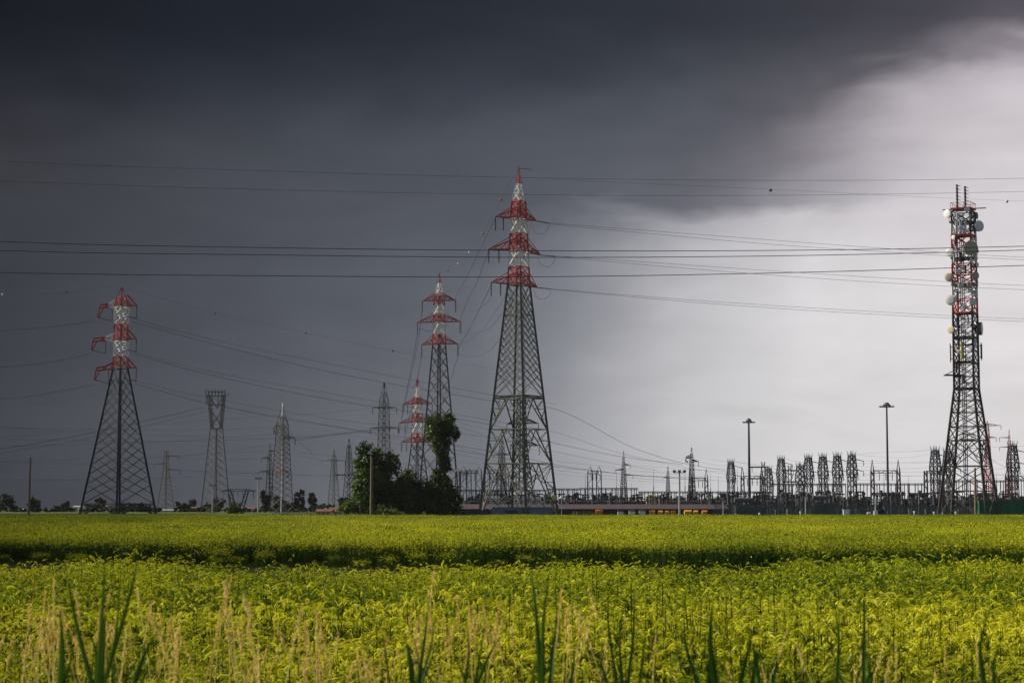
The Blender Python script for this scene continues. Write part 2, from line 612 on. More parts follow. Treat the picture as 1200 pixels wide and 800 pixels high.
# 13 --- tower seen through the legs of the tallest pylon
prof13 = [(462, 10), (497, 11), (522, 13), (603, 34)]
T13, _, _, _ = danube(
    "transmission_pylon", "flat topped grey pylon seen through the legs of the tallest pylon", 611, 610, 462,
    [(464, 497, "steel_dark", 5), (497, 522, "steel_dark", 4)],
    [(466, 585, 465, 638, 466, 3), (496, 594, 497, 631, 496, 7), (522, 598, 522, 632, 522, 7)],
    prof13, None, None, "steel_dark", 0.34, 0.18, 12, "unpainted lattice pylons", ins=3.0, ins_t=1.3)
low_body(T13, prof13, 522, 603, "steel_dark", .36, .2, 7, "X", 1.1)


def small_pylon(px, D, ytop, ypeak, prof, arms, m, label, spine=False, lowsplit=None, leg=.18, brace=.075, rot=14, ins=1.8, pan=12, group="unpainted lattice pylons"):
    T = Tower("transmission_pylon", label, "pylon", px, D, rot, group)
    b = MB()
    y1 = lowsplit or ypeak + (603 - ypeak) * .45
    T.panels(b, prof, ytop, ypeak, 2, m, leg * .8, brace * .8, "X")
    T.panels(b, prof, ypeak, y1, max(3, pan // 2), m, leg, brace, "X", ring=True)
    b.build("mast", T.root)
    low_body(T, prof, y1, 603, m, leg, brace, max(3, pan // 2), "X", 1.1)
    for (y, side, tx, rise, am) in arms:
        tip = T.arm(side, y, tx, rise, prof, am or m, y - 0.5, brace * .9, 3)
        insulator(T.root, tip, ins, 1.2)
    if spine:
        b = MB()
        b.tube([(0, -1.2, 0), (0, -.6, T.z(ypeak)), (0, 0, T.z(ytop - 3))], .16, "white_pale", 5)
        b.build("cable_duct", T.root)
    return T


T5 = small_pylon(449.5, 600, 448, 470, [(448, 1), (472, 11), (520, 14), (603, 24)],
                 [(478, -1, 436, 2, None), (478, 1, 464, 2, None), (502, -1, 433.5, 2, None), (502, 1, 466, 2, None)],
                 "steel_dark", "slim dark pylon with two short arms rising behind the leafy clump", pan=14)
# 6 --- the broad headed tower left of centre
T6 = Tower("transmission_pylon", "beige lattice tower with a broad open crown, right of the left painted pylon", "pylon", 252.5, 560, 12, "unpainted lattice pylons")
b = MB()
k6 = T6.k
def pt6(px, y, dy=0):
    return Vector(((px - 252.5) * k6, dy, T6.z(y)))
for dy in (-1.6, 1.6):
    for (x0, y0, x1, y1) in ((242, 462, 246.3, 502), (262, 462, 259, 502)):
        b.beam(pt6(x0, y0, dy), pt6(x1, y1, dy * .6), .17, "steel_beige")
        b.beam(pt6(x0 + (3 if x0 < 250 else -3), y0, dy), pt6(x1 + (2 if x0 < 250 else -2), y1, dy * .6), .14, "steel_beige")
    for i in range(8):
        for sgn, xa, xb in ((1, 242, 246.3), (-1, 262, 259)):
            t0, t1 = i / 8, (i + 1) / 8
            w = 3
            p = pt6(xa + (xb - xa) * t0, 462 + 40 * t0, dy)
            q = pt6(xa + (xb - xa) * t1 + sgn * w, 462 + 40 * t1, dy)
            b.beam(p, q, .10, "steel_beige")
            b.beam(pt6(xa + (xb - xa) * t0 + sgn * w, 462 + 40 * t0, dy), pt6(xa + (xb - xa) * t1, 462 + 40 * t1, dy), .09, "steel_beige")
    for (a1, a2, c1, c2) in ((244, 478, 259, 500), (261, 478, 246, 500), (243, 464, 253, 478), (261, 464, 253, 478)):
        b.beam(pt6(a1, a2, dy), pt6(c1, c2, dy * .6), .13, "steel_beige")
for y, xa, xb in ((459, 240.5, 262), (464, 241, 262.5), (474, 243, 262), (502, 246, 259.5)):
    for dy in (-1.6, 1.6):
        b.beam(pt6(xa, y, dy), pt6(xb, y, dy), .12, "steel_beige")
b.build("head_frame", T6.root)
b = MB()
for i in range(7):
    x = 239.5 + i * 3.8
    b.beam(pt6(x, 459, -1.6), pt6(x + 1.2, 464, -1.6), .12, "steel_beige")
    b.beam(pt6(x + 3.5, 459, 1.6), pt6(x + 1.2, 464, 1.6), .12, "steel_beige")
    b.beam(pt6(x, 464, 0), pt6(x, 456, 0), .16, "steel_beige")
b.build("crown", T6.root)
for x in (240, 247, 254, 261):
    insulator(T6.root, pt6(x, 464), 2.6, 1.3)
prof6 = [(502, 14), (540, 19.5), (603, 34)]
low_body(T6, prof6, 502, 603, "steel_beige", .20, .085, 12, "X", 1.06)

T7 = small_pylon(330, 520, 475, 497, [(475, .8), (497, 13), (603, 27)],
                 [(501, -1, 320, 4, None), (514, 1, 345, 5, None), (552, 1, 337, 2, "red"), (552, -1, 324, 2, "red")],
                 "steel_beige", "pale lattice pylon with a bright central duct, left of the two poplars", spine=True, pan=16, brace=.1)
b = MB()
pts = [Vector(((x - 330) * T7.k, 0, T7.z(y))) for x, y in ((326, 498), (321.5, 499), (320, 503), (322, 507), (325, 506))]
b.tube(pts, .12, "cable", 5)
b.build("jumper_cable", T7.root)
T8 = small_pylon(315.5, 900, 521, 530, [(521, .8), (530, 4), (603, 10)], [(537, -1, 306, 2, None), (553, -1, 303, 2, None), (529, 1, 321, 2, None)],
                 "steel_mid", "thin grey far pylon just left of the pale pylon with the duct", leg=.36, brace=.2)
T9 = small_pylon(194, 850, 527, 534, [(527, 4.5), (548, 6), (603, 20)], [(535, 1, 208, 2, None), (544, -1, 180, 2, None), (551, 1, 211, 2, None)],
                 "steel_beige", "small far pylon with a yellowed top beside the left painted pylon", leg=.2, brace=.1)
T10 = small_pylon(391, 860, 527, 537, [(527, .8), (537, 5), (603, 15)], [(540, -1, 377, 2, None), (540, 1, 404, 2, None), (557, 1, 401, 2, None)],
                  "steel_beige", "pale far pylon with arms at two heights right of the poplars", leg=.2, brace=.09)
T11 = small_pylon(408.5, 760, 514, 528, [(514, .8), (528, 5.5), (603, 15)], [(557, -1, 394, 2, None), (557, 1, 420, 2, None)],
                  "steel_dark", "dark far pylon at the left edge of the leafy clump", leg=.2, brace=.09)
T12 = small_pylon(588, 900, 509, 522, [(509, .8), (522, 5.5), (603, 15)], [(533, -1, 578, 2, None), (533, 1, 598, 2, None)],
                  "steel_beige", "small beige far pylon seen through the left half of the tallest pylon's base", leg=.34, brace=.18)
T14 = small_pylon(731, 880, 528, 540, [(528, .7), (540, 3), (603, 12)], [(545, 1, 739, 2, None), (551, -1, 721, 2, None), (557, 1, 742, 2, None)],
                  "steel_beige", "thin pale far pylon over the substation, right of the twin column portal", leg=.3, brace=.2)
T15 = small_pylon(783, 1400, 546, 556, [(546, .7), (556, 3), (603, 8)], [(560, -1, 777, 2, None)],
                  "steel_blue", "faintest bluish far pylon near the small floodlight pole", leg=.3, brace=.2)
T16 = small_pylon(811, 700, 524, 538, [(524, .8), (538, 4.5), (603, 11)], [(537, -1, 804, 2, None), (541, 1, 819, 3, None)],
                  "steel_mid", "grey pylon with a curved jumper behind the rusty portal", leg=.3, brace=.18)
b = MB()
b.tube([Vector(((x - 811) * T16.k, 0, T16.z(y))) for x, y in ((810, 533), (805, 535), (804, 539), (807, 542))], .22, "cable", 5)
b.build("jumper_cable", T16.root)
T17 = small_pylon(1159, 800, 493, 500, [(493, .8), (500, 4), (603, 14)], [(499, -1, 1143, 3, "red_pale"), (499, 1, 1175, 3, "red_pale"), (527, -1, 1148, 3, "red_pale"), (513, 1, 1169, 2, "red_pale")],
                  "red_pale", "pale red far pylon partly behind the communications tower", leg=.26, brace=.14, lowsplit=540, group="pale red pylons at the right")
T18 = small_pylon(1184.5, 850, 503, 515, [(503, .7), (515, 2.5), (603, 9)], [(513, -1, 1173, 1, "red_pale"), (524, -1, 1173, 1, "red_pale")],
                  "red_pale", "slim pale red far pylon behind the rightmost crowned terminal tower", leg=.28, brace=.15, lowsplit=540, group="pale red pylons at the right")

# ------------------------------------------------------------------ communications tower
profC = [(240, 30), (456, 31.5), (603, 78)]
TC = Tower("communications_tower", "dark lattice communications tower hung with dishes and antennas at the right", "tower", 1135.5, 335, 17)
def cbands(y0, y1, m, n, leg=.3, br=.13):
    T = TC
    b = cm
    T.panels(b, profC, y0, y1, n, m, leg, br, "X", ring=True)
cm = MB()
for y0, y1, m, n in ((248, 262, "steel_comm", 1), (262, 276, "white_pale", 1), (276, 291, "red", 1), (291, 310, "white_pale", 1),
                     (310, 332, "red", 2), (332, 351, "white_pale", 2), (351, 367, "red", 1)):
    cbands(y0, y1, m, n, .28, .14)
cm.build("painted_mast", TC.root)
cm = MB()
cbands(367, 456, "steel_comm", 6, .32, .13)
for c0, c1 in ((0, 2), (1, 3)):
    for y in (404, 425, 456):
        c = TC.corners(y, 31)
        cm.beam(c[c0], c[c1], .2, "steel_comm")
cm.build("mast", TC.root)
for k in range(4):
    b = MB()
    p, q = TC.corners(456, 31.5)[k], TC.corners(603, 78)[k]
    b.beam(p, q, .34, "steel_comm", .42)
    b.beam(q + Vector((0, 0, 0.4)), q - Vector((0, 0, .3)), 1.3, "concrete", caps=True)
    b.build("leg", TC.root)
b = MB()
ys = [456, 469, 483, 500, 516, 546, 575, 603]
for i in range(len(ys) - 1):
    TC.panels(b, profC, ys[i], ys[i + 1], 1, "steel_comm", None, .13, "X", ring=True)
for i in (4,):
    TC.panels(b, profC, ys[i], ys[i + 1], 1, "steel_comm", None, .10, "K")
b.build("bracing", TC.root)
# cable run and ladder in the shaft
b = MB()
for dx in (-.9, -.6, -.3):
    b.tube([(dx, -.9, 0), (dx, -.9, TC.z(250))], .08, "steel_comm", 5)
for i in range(60):
    z = 1 + i * 0.82
    b.beam((-.95, -.9, z), (-.25, -.9, z), .07, "steel_comm")
b.build("cable_ladder", TC.root)
def cplate(y, m, w=30, th=.25, dx=0, wide=None):
    b = MB()
    R = w / 2 * TC.k / TC.mx
    c = [Vector((R * cos(TC.rot + i * pi / 2), R * sin(TC.rot + i * pi / 2), TC.z(y))) for i in range(4)]
    up = Vector((0, 0, th))
    b.add(c + [v + up for v in c], [(3, 2, 1, 0), (4, 5, 6, 7), (0, 1, 5, 4), (1, 2, 6, 5), (2, 3, 7, 6), (3, 0, 4, 7)], m)
    for v0, v1 in zip(c, c[1:] + c[:1]):                 # railing
        b.beam(v0 + Vector((0, 0, 1.1)), v1 + Vector((0, 0, 1.1)), .07, m)
        for t in (0, .33, .66):
            q = v0.lerp(v1, t)
            b.beam(q, q + Vector((0, 0, 1.1)), .06, m)
    b.build("platform", TC.root)
for y, m, w in ((246, "red", 32), (262, "steel_comm", 36), (277, "red", 32), (304, "steel_mid", 34), (335, "steel_comm", 34),
                (368, "red", 33), (396, "steel_comm", 32), (425, "steel_comm", 26), (456, "steel_comm", 27), (516, "steel_comm", 20)):
    cplate(y, m, w)
b = MB()
b.box(((1119 - 1135.5) * TC.k, -1.2, TC.z(440)), (3.2, 1.2, .2), "steel_comm")
b.beam((-3.9, -1.2, TC.z(440)), (-1.8, -1.2, TC.z(433)), .12, "steel_comm")
b.build("side_platform", TC.root)
for x, y0, y1 in ((1128, 217, 246), (1137.5, 219, 246)):
    b = MB()
    xx = (x - 1135.5) * TC.k
    for i in range(7):
        za, zb = TC.z(y1 + (y0 - y1) * i / 7), TC.z(y1 + (y0 - y1) * (i + 1) / 7)
        b.lathe((xx, -.4, za), (0, 0, 1), [(0, .16), ((zb - za) * .8, .16), ((zb - za) * .8, .24), (zb - za, .24)], "steel_comm", 6)
        b.beam((xx, -.4, zb - .2), (xx + .6, -.4, zb - .2), .08, "steel_mid")
    b.build("whip_antenna", TC.root)
b = MB()
b.beam(((1110 - 1135.5) * TC.k, -.8, TC.z(247)), ((1161 - 1135.5) * TC.k, -.8, TC.z(244.5)), .16, "red", caps=True)
b.build("outrigger_bar", TC.root)


def dish(x, y, r, direction, m="dish_white", drum=True, back="dish_dark", dy=-2.6):
    """round microwave dish: drum with a flat radome; x y r in photo px"""
    xx = (x + 5.5 * (1 - (y - 217) / 386.) - 1135.5) * TC.k if False else (x - cx_at(y)) * TC.k
    R = r * .9 * TC.k
    d = Vector(direction).normalized()
    p = Vector((xx, dy, TC.z(y)))
    b = MB()
    b.lathe(p, d, [(-R * .75, R * .25), (-R * .35, R * .7), (-R * .1, R), (R * .35, R)], back, 18)
    b.lathe(p + d * R * .36, d, [(0, R * 1.04), (R * .06, R * 1.04), (R * .16, R * .6), (R * .18, R * .05)], m, 18)
    o = b.build("microwave_dish", TC.root)
    b = MB()
    b.beam(p - d * R * .75, Vector((p.x * .55, p.y * .5, p.z)), .14, "steel_comm")
    b.build("bracket", o)
    return o


def cx_at(y):      # photo x of the tower axis at photo row y (the camera looks up a little)
    u = TC.base.x / TC.D
    v = (400 - y) / F
    return 600 + u * F * (CP - v * SP)


LF, RT, FR = (-1, -.45, 0), (1, -.45, 0), (.05, -1, 0)
dish(1109, 252, 5.5, (-.8, -.6, 0), back="dish_white", dy=-1.2)
dish(1129, 248, 3.3, FR)
dish(1141.5, 254, 4.3, (.8, -.6, 0), "dish_dark", dy=-1.2)
dish(1143, 267, 7.0, (.45, -.9, 0), back="dish_white", dy=-2)
dish(1132, 294, 9.0, (0, -1, 0), "dish_beige", dy=-3.2)
dish(1111.5, 297, 5.6, (-.6, -.8, 0), dy=-1.3)
dish(1144, 295, 2.6, (1, -.4, 0), "dish_dark", dy=-1)
dish(1110.5, 326, 5.4, (-.5, -.9, 0), "dish_beige", dy=-1.3)
dish(1138.5, 325, 5.0, (.5, -.9, 0), "dish_beige", dy=-2.6)
dish(1112, 353, 6.6, (-.45, -.9, 0), back="dish_white", dy=-1.6)
dish(1136, 356, 4.2, FR)
dish(1113, 387, 5.2, (-.8, -.6, 0), "dish_beige", dy=-1.4)
dish(1145, 386, 8.5, (1, -.35, 0), dy=-1.6)


def panel_ant(x, y0, y1, w, m, dy):
    b = MB()
    xx = (x - cx_at(y0)) * TC.k
    z0, z1 = TC.z(y1), TC.z(y0)
    b.box((xx, dy, (z0 + z1) / 2), (w * TC.k, .22, z1 - z0), m)
    b.beam((xx, dy + .16, z0 - .3), (xx, dy + .16, z1 + .3), .12, "steel_mid", caps=True)
    for z in (z0 + .3, z1 - .3):
        b.beam((xx, dy + .15, z), (xx * .8, dy * .4, z), .1, "steel_mid")
    b.build("panel_antenna", TC.root)
for x, y0, y1, w, m, dy in ((1117, 261, 275, 3, "white_pale", -2.4), (1121.5, 262, 275, 3.2, "white", -2.7), (1126.5, 262, 276, 2.6, "white_pale", -2.9),
                            (1132.5, 262, 274, 3, "steel_mid", -2.8), (1138, 261, 274, 2.6, "insul_grey", -2.4), (1115, 300, 309, 2.2, "white_pale", -2),
                            (1121, 298, 309, 2.6, "steel_mid", -2.6), (1139.5, 299, 309, 2.4, "white_pale", -2.3), (1111.3, 405, 423, 1.9, "white_pale", -1.4),
                            (1122.5, 402, 422, 2.2, "yellow", -2.9), (1147.3, 404, 421, 1.9, "steel_mid", -1.6), (1122, 334, 340, 6, "white_pale", -2.4),
                            (1131, 334, 340, 4, "dish_beige", -2.7), (1126, 440, 447, 2.5, "steel_mid", -2.2)):
    panel_ant(x, y0, y1, w, m, dy)

for x, y0, y1, w, m, dy in ((1118, 252, 260, 2.2, "white_pale", -2.4), (1134, 250, 259, 2.4, "insul_grey", -2.7), (1116, 281, 288, 2, "steel_mid", -2.3), (1140, 280, 289, 2, "white_pale", -2.3),
                            (1117, 316, 323, 2.4, "white_pale", -2.4), (1127, 314, 322, 2, "steel_mid", -2.8), (1118, 343, 351, 2, "insul_grey", -2.4), (1140, 340, 350, 2.2, "white_pale", -2.3),
                            (1118, 374, 382, 2.2, "steel_mid", -2.4), (1130, 372, 381, 2.4, "white_pale", -2.7), (1139, 398, 408, 2, "white_pale", -2.3), (1117, 428, 436, 2.4, "steel_mid", -2.4)):
    panel_ant(x, y0, y1, w, m, dy)
dish(1121, 269, 2.8, (-.3, -1, 0), dy=-2.7); dish(1120, 320, 2.6, FR); dish(1126, 361, 3.0, (-.2, -1, 0), dy=-2.9); dish(1120, 413, 2.6, (-.5, -.8, 0), "dish_beige", dy=-2.4)
dish(1141, 312, 3.0, (.6, -.8, 0), dy=-2.2); dish(1115, 280, 3.0, (-.7, -.7, 0), dy=-1.8)

# ------------------------------------------------------------------ cables
def spline(pts, n=26):
    """smooth curve through the points (Catmull-Rom)"""
    if len(pts) == 2:
        pts = [pts[0], ((pts[0] + pts[1]) / 2), pts[1]]
    out = []
    Q = [pts[0] * 2 - pts[1]] + pts + [pts[-1] * 2 - pts[-2]]
    per = max(4, n // (len(pts) - 1))
    for i in range(1, len(Q) - 2):
        p0, p1, p2, p3 = Q[i - 1:i + 3]
        for j in range(per):
            t = j / per
            out.append(0.5 * ((2 * p1) + (p2 - p0) * t + (2 * p0 - 5 * p1 + 4 * p2 - p3) * t * t + (3 * p1 - p0 - 3 * p2 + p3) * t ** 3))
    out.append(pts[-1])
    return out


def wire(pts, D0, D1, r, label, group=None, m="cable"):
    x0, x1 = pts[0][0], pts[-1][0]
    W = []
    for x, y in pts:
        t = (x - x0) / (x1 - x0) if x1 != x0 else 0
        # hyperbolic depth keeps straight lines straight
        Dd = 1 / ((1 - t) / D0 + t / D1)
        W.append(P(x, y, Dd))
    b = MB()
    o0 = W[0].copy()
    b.tube([p - o0 for p in spline(W)], r, m, 4)
    o = b.build("power_cable", None, o0)
    tag(o, label, "power line", group)
    return o


GX = "cables crossing the whole view"
wire([(-500, 258), (0, 283), (300, 290), (600, 293.5), (900, 293.5), (1200, 288.5), (1700, 272)], 230, 230, .05, "uppermost of the three bold cables crossing the whole view", GX)
wire([(-500, 272), (0, 293.5), (300, 298.5), (600, 301.5), (900, 300), (1200, 293), (1700, 276)], 232, 232, .05, "middle one of the three bold cables crossing the whole view", GX)
wire([(-500, 308), (0, 319.5), (300, 323), (600, 324.5), (900, 320), (1200, 311), (1700, 292)], 228, 228, .05, "lowest of the three bold cables, level with the tallest pylon's lowest arm", GX)
wire([(-500, 160), (0, 189), (300, 200), (600, 208), (900, 211.5), (1200, 209), (1700, 196)], 230, 230, .02, "highest faint cable across the sky near the tip of the tallest pylon", GX)
wire([(-500, 190), (0, 212), (300, 222), (600, 228), (900, 229), (1200, 224.5), (1700, 212)], 232, 232, .02, "second highest faint cable crossing the dark cloud", GX)
GR = "cables running right from the tallest pylon"
for nm, a, bq in (("top", [(644, 261.5), (770, 271), (900, 281), (1050, 292), (1200, 301.5), (1500, 315)], [(644, 262.5), (770, 274.5), (900, 286), (1050, 296), (1200, 304.5), (1500, 318)]),
                  ("middle", [(651, 300), (770, 308), (900, 317), (1050, 326.5), (1200, 334.5), (1500, 346)], [(651, 301), (770, 311.5), (900, 322), (1050, 332), (1200, 339.5), (1500, 351)]),
                  ("lowest", [(646, 338.5), (770, 348.5), (900, 357.5), (1050, 366.5), (1200, 373.5), (1500, 383)], [(646, 339), (770, 350.5), (900, 360.5), (1050, 369.5), (1200, 376.5), (1500, 386)])):
    wire(a, 344, 300, .03, "upper cable of the pair leading right from the %s arm of the tallest pylon" % nm, GR)
    wire(bq, 344, 300, .03, "lower cable of the pair leading right from the %s arm of the tallest pylon" % nm, GR)
for nm, tp, e in (("top", (629, 259), (644, 262)), ("middle", (634, 299), (651, 300.5)), ("lowest", (630, 337), (646, 338.7))):
    p, q = P(*tp, 345), P(*e, 344.5)
    b = MB()
    L = (q - p).length
    prof = []
    for i in range(12):
        z = L * i / 12
        prof += [(z, .05), (z + L / 36, .13), (z + L / 18, .05)]
    b.lathe((0, 0, 0), q - p, prof, "insul", 6)
    o = b.build("strain_insulator", None, p)
    tag(o, "dark strain insulator string at the right end of the tallest pylon's %s arm" % nm, "insulator", "strain insulators on the tallest pylon")
    wire([(e[0], e[1] + .5), (e[0] - 3, e[1] + 8), (e[0] - 9, e[1] + 12), (e[0] - 17, e[1] + 10), (e[0] - 21, tp[1] + 2), ], 344, 344.6, .035,
         "jumper loop hanging under the right end of the tallest pylon's %s arm" % nm, "jumper loops on the tallest pylon")
GL = "cables between the tallest pylon and the pylon behind the ivy tree"
wire([(580.5, 255), (560, 298), (545, 328), (534, 349), (533.5, 366)], 345, 520, .05, "cable dropping left from the top left arm tip of the tallest pylon", GL)
wire([(572.5, 294), (559, 330), (548, 352), (539.5, 375), (538, 391)], 345, 520, .05, "cable dropping left from the middle left arm tip of the tallest pylon", GL)
wire([(575.5, 334), (562, 362), (549, 388), (540, 402), (536, 417)], 345, 520, .05, "cable dropping left from the lowest left arm tip of the tallest pylon", GL)
wire([(575, 349), (566, 359), (552, 365.5), (540, 363), (521, 352)], 345, 520, .04, "highest slack cable sagging left from the tallest pylon", GL)
wire([(589, 366), (574, 384), (556, 391), (543, 389), (522, 377)], 345, 520, .04, "middle slack cable sagging left from the tallest pylon", GL)
wire([(585, 398), (572, 412), (556, 418), (541, 415), (520, 403)], 345, 520, .04, "lowest slack cable sagging left from the tallest pylon", GL)
wire([(622, 262), (612, 300), (590, 350), (560, 392), (536, 404)], 345, 520, .03, "thin cable slanting down behind the mast of the tallest pylon", GL)
wire([(606, 199), (587, 234), (566, 274), (550, 296), (537, 309), (525, 317), (514, 321)], 345, 520, .02, "fine earth wire with coloured balls, from the tallest pylon's tip to the next pylon", GL)
GP = "cables between the two painted pylons by the trees"
wire([(494, 367), (492, 385), (486, 420), (479, 452), (471.5, 489)], 520, 750, .07, "leftmost cable slanting down from the top arm of the pylon behind the ivy tree", GP)
wire([(488.5, 392), (484, 420), (478, 450), (467.5, 508)], 520, 750, .07, "cable slanting down from the middle arm of the pylon behind the ivy tree", GP)
wire([(493.5, 418), (489, 445), (484, 470), (470, 530)], 520, 750, .07, "cable slanting down from the lowest left arm of the pylon behind the ivy tree", GP)
wire([(538, 414), (532, 432), (527, 448), (509, 495)], 520, 750, .06, "cable slanting down from the right arms of the pylon behind the ivy tree", GP)
wire([(489, 384), (503, 388), (515, 385), (525, 380)], 520, 520, .05, "slack loop on the middle arm of the pylon behind the ivy tree", GP)
G2 = "cables of the left painted pylon"
for nm, pts in (("top", [(-300, 408), (0, 387.5), (60, 383), (113, 376)]), ("middle", [(-300, 450), (0, 430), (60, 424), (106, 415)]), ("lowest", [(-300, 486), (0, 467.5), (60, 460), (112, 450)])):
    wire(pts, 400, 430, .045, "cable leading left from the %s arm of the left painted pylon" % nm, G2)
for nm, pts in (
        ("upper cable leading right from the top arm", [(155, 373), (250, 398), (400, 429), (573, 462), (654, 474)]),
        ("lower cable leading right from the top arm", [(155, 377), (250, 403), (400, 438.5), (573, 469), (654, 480), (730, 519), (765, 532.5), (800, 542.5), (850, 551)]),
        ("upper cable leading right from the middle arm", [(155, 412), (250, 436), (398, 463), (573, 492), (650, 506), (715, 527.5), (790, 545), (855, 556)]),
        ("lower cable leading right from the middle arm", [(155, 414), (250, 440), (398, 470), (573, 497), (650, 519), (730, 535), (800, 544)]),
        ("upper cable leading right from the lowest arm", [(157, 446), (250, 467), (398, 492), (573, 512), (652, 529), (715, 542), (770, 551)]),
        ("lower cable leading right from the lowest arm", [(157, 449), (250, 474), (398, 500.5), (573, 528), (655, 545), (690, 550), (750, 557), (829, 559.5)])):
    wire(pts, 430, 450, .045 if "lower" in nm else .03, nm + " of the left painted pylon", G2)
wire([(-200, 334), (3, 345), (78, 343), (140, 338), (252, 367), (358, 390), (460, 411), (600, 436)], 425, 445, .018, "fine earth wire over the tip of the left painted pylon", G2)
G6 = "cables of the crowned beige tower"
wire([(-200, 556), (0, 526.5), (116, 505), (240, 477)], 520, 560, .07, "upper of two cables rising to the crown of the beige tower from the left", G6)
wire([(-200, 562), (0, 531), (116, 511), (240, 482)], 520, 560, .05, "lower of two cables rising to the crown of the beige tower from the left", G6)
wire([(262, 476), (330, 491), (398, 501), (500, 521), (655, 547), (810, 562)], 560, 480, .055, "upper of two cables leading right from the crown of the beige tower", G6)
wire([(262, 480), (330, 496), (398, 507), (500, 526), (655, 551), (780, 563)], 560, 480, .03, "lower of two cables leading right from the crown of the beige tower", G6)
wire([(320, 501), (250, 503), (120, 503), (-200, 498)], 520, 560, .025, "level cable leading left from the pale pylon with the duct", "cables of the pale pylon with the duct")
wire([(338, 503), (350, 517), (377, 540)], 520, 860, .04, "cable slanting right from the pale pylon down to the next far pylon", "cables of the pale pylon with the duct")
faint = [[(-200, 493), (0, 500), (120, 508), (230, 511), (320, 514)], [(-200, 528), (0, 523), (180, 518), (330, 508)],
         [(-200, 508), (0, 514), (180, 517), (330, 513), (450, 503)], [(-200, 545), (0, 541), (180, 535), (320, 528)],
         [(-200, 565), (0, 563), (194, 560), (303, 553)], [(211, 551), (300, 554), (394, 557), (470, 548)], [(181, 544), (100, 543), (0, 540), (-200, 530)],
         [(208, 535), (260, 538), (306, 537)], [(345, 514), (440, 505), (500, 500)], [(404, 540), (450, 545), (560, 556)],
         [(346, 516), (437, 503), (470, 500)], [(350, 530), (450, 541), (560, 553)], [(321, 529), (360, 535), (377, 540)], [(464, 478), (560, 500), (655, 520)],
         [(466, 502), (560, 530), (655, 548)], [(436, 478), (380, 484), (250, 492), (0, 512)], [(436, 502), (370, 512), (250, 530), (0, 552)],
         [(538, 500), (600, 520), (640, 530)], [(530, 540), (600, 548), (700, 560), (800, 566)]]
for i, pts in enumerate(faint):
    wire(pts, 640 + 9 * i, 660 + 9 * i, .036 + .005 * (i % 3), "faint distant cable low over the horizon left of the tallest pylon", "faint distant cables at the left")
faintr = [[(652, 540), (800, 556), (900, 561), (1000, 563)], [(739, 545), (900, 555), (1100, 557), (1300, 552)], [(742, 557), (900, 565), (1100, 566), (1300, 560)],
          [(829, 538), (900, 545), (1000, 549)], [(860, 540), (900, 548), (930, 552)], [(920, 537), (940, 541), (1000, 543), (1100, 541)],
          [(1003, 533), (1060, 536), (1097, 530)], [(1005, 546), (1060, 549), (1100, 546)], [(1000, 550), (1080, 553), (1190, 548)], [(985, 538), (1080, 542), (1190, 538)],
          [(1010, 555), (1100, 558), (1300, 552)], [(950, 560), (1050, 563), (1190, 560)], [(655, 552), (700, 548), (760, 553), (857, 548)], [(819, 541), (840, 545), (857, 545)],
          [(1000, 532), (1036, 530), (1120, 526), (1300, 518)], [(900, 566), (1000, 569), (1180, 568)], [(1140, 530), (1175, 545), (1188, 545)], [(1148, 520), (1165, 540), (1188, 552)]]
for i, pts in enumerate(faintr):
    wire(pts, 470 + 8 * i, 480 + 8 * i, .02 + .004 * (i % 3), "faint thin cable low over the substation right of the tallest pylon", "faint cables over the substation")


def ball(px, py, D, m, label, group, r=.33):
    b = MB()
    prof = [(r * (1 - cos(t)), max(.01, r * sin(t))) for t in [pi * i / 8 for i in range(9)]]
    b.lathe((0, 0, -r), (0, 0, 1), prof, m, 10)
    b.lathe((0, 0, -.04), (0, 0, 1), [(0, r * 1.05), (.08, r * 1.05)], m, 10)
    o = b.build("marker_ball", None, P(px, py, D))
    tag(o, label, "marker ball", group)
GB = "aerial marker balls on the earth wires"
for px, py, D, m, l in ((587, 234, 370, "red", "red marker ball nearest the tip of the tallest pylon"), (566, 274, 410, "red", "red marker ball on the earth wire left of the tallest pylon's top arm"),
                        (550, 296, 445, "white", "white marker ball level with the tallest pylon's middle arm"), (537, 309, 470, "white", "white marker ball halfway down to the pylon behind the ivy tree"),
                        (525, 317, 495, "red", "red marker ball beside the tip of the pylon behind the ivy tree"), (903, 223, 250, "steel_rust", "red marker ball high in the pale sky at the right"),
                        (1180, 236, 260, "white", "grey marker ball in the sky right of the communications tower"),
                        (3, 345, 425, "white_pale", "pale marker ball at the left edge of the sky"), (78, 342.5, 430, "steel_dark", "dark marker ball just left of the left painted pylon's tip"),
                        (252, 367, 433, "steel_mid", "dim marker ball above the crowned beige tower"), (358, 390, 438, "steel_mid", "dim marker ball above the poplars"),
                        (460, 411, 441, "steel_mid", "dim marker ball left of the pylon behind the ivy tree")):
    ball(px, py, D, m, l, GB, .2 if D < 300 else .24)
wire([(640, 210), (903, 222), (1180, 235), (1500, 244)], 250, 262, .012, "hair thin earth wire carrying a red ball over the pale sky", GX)

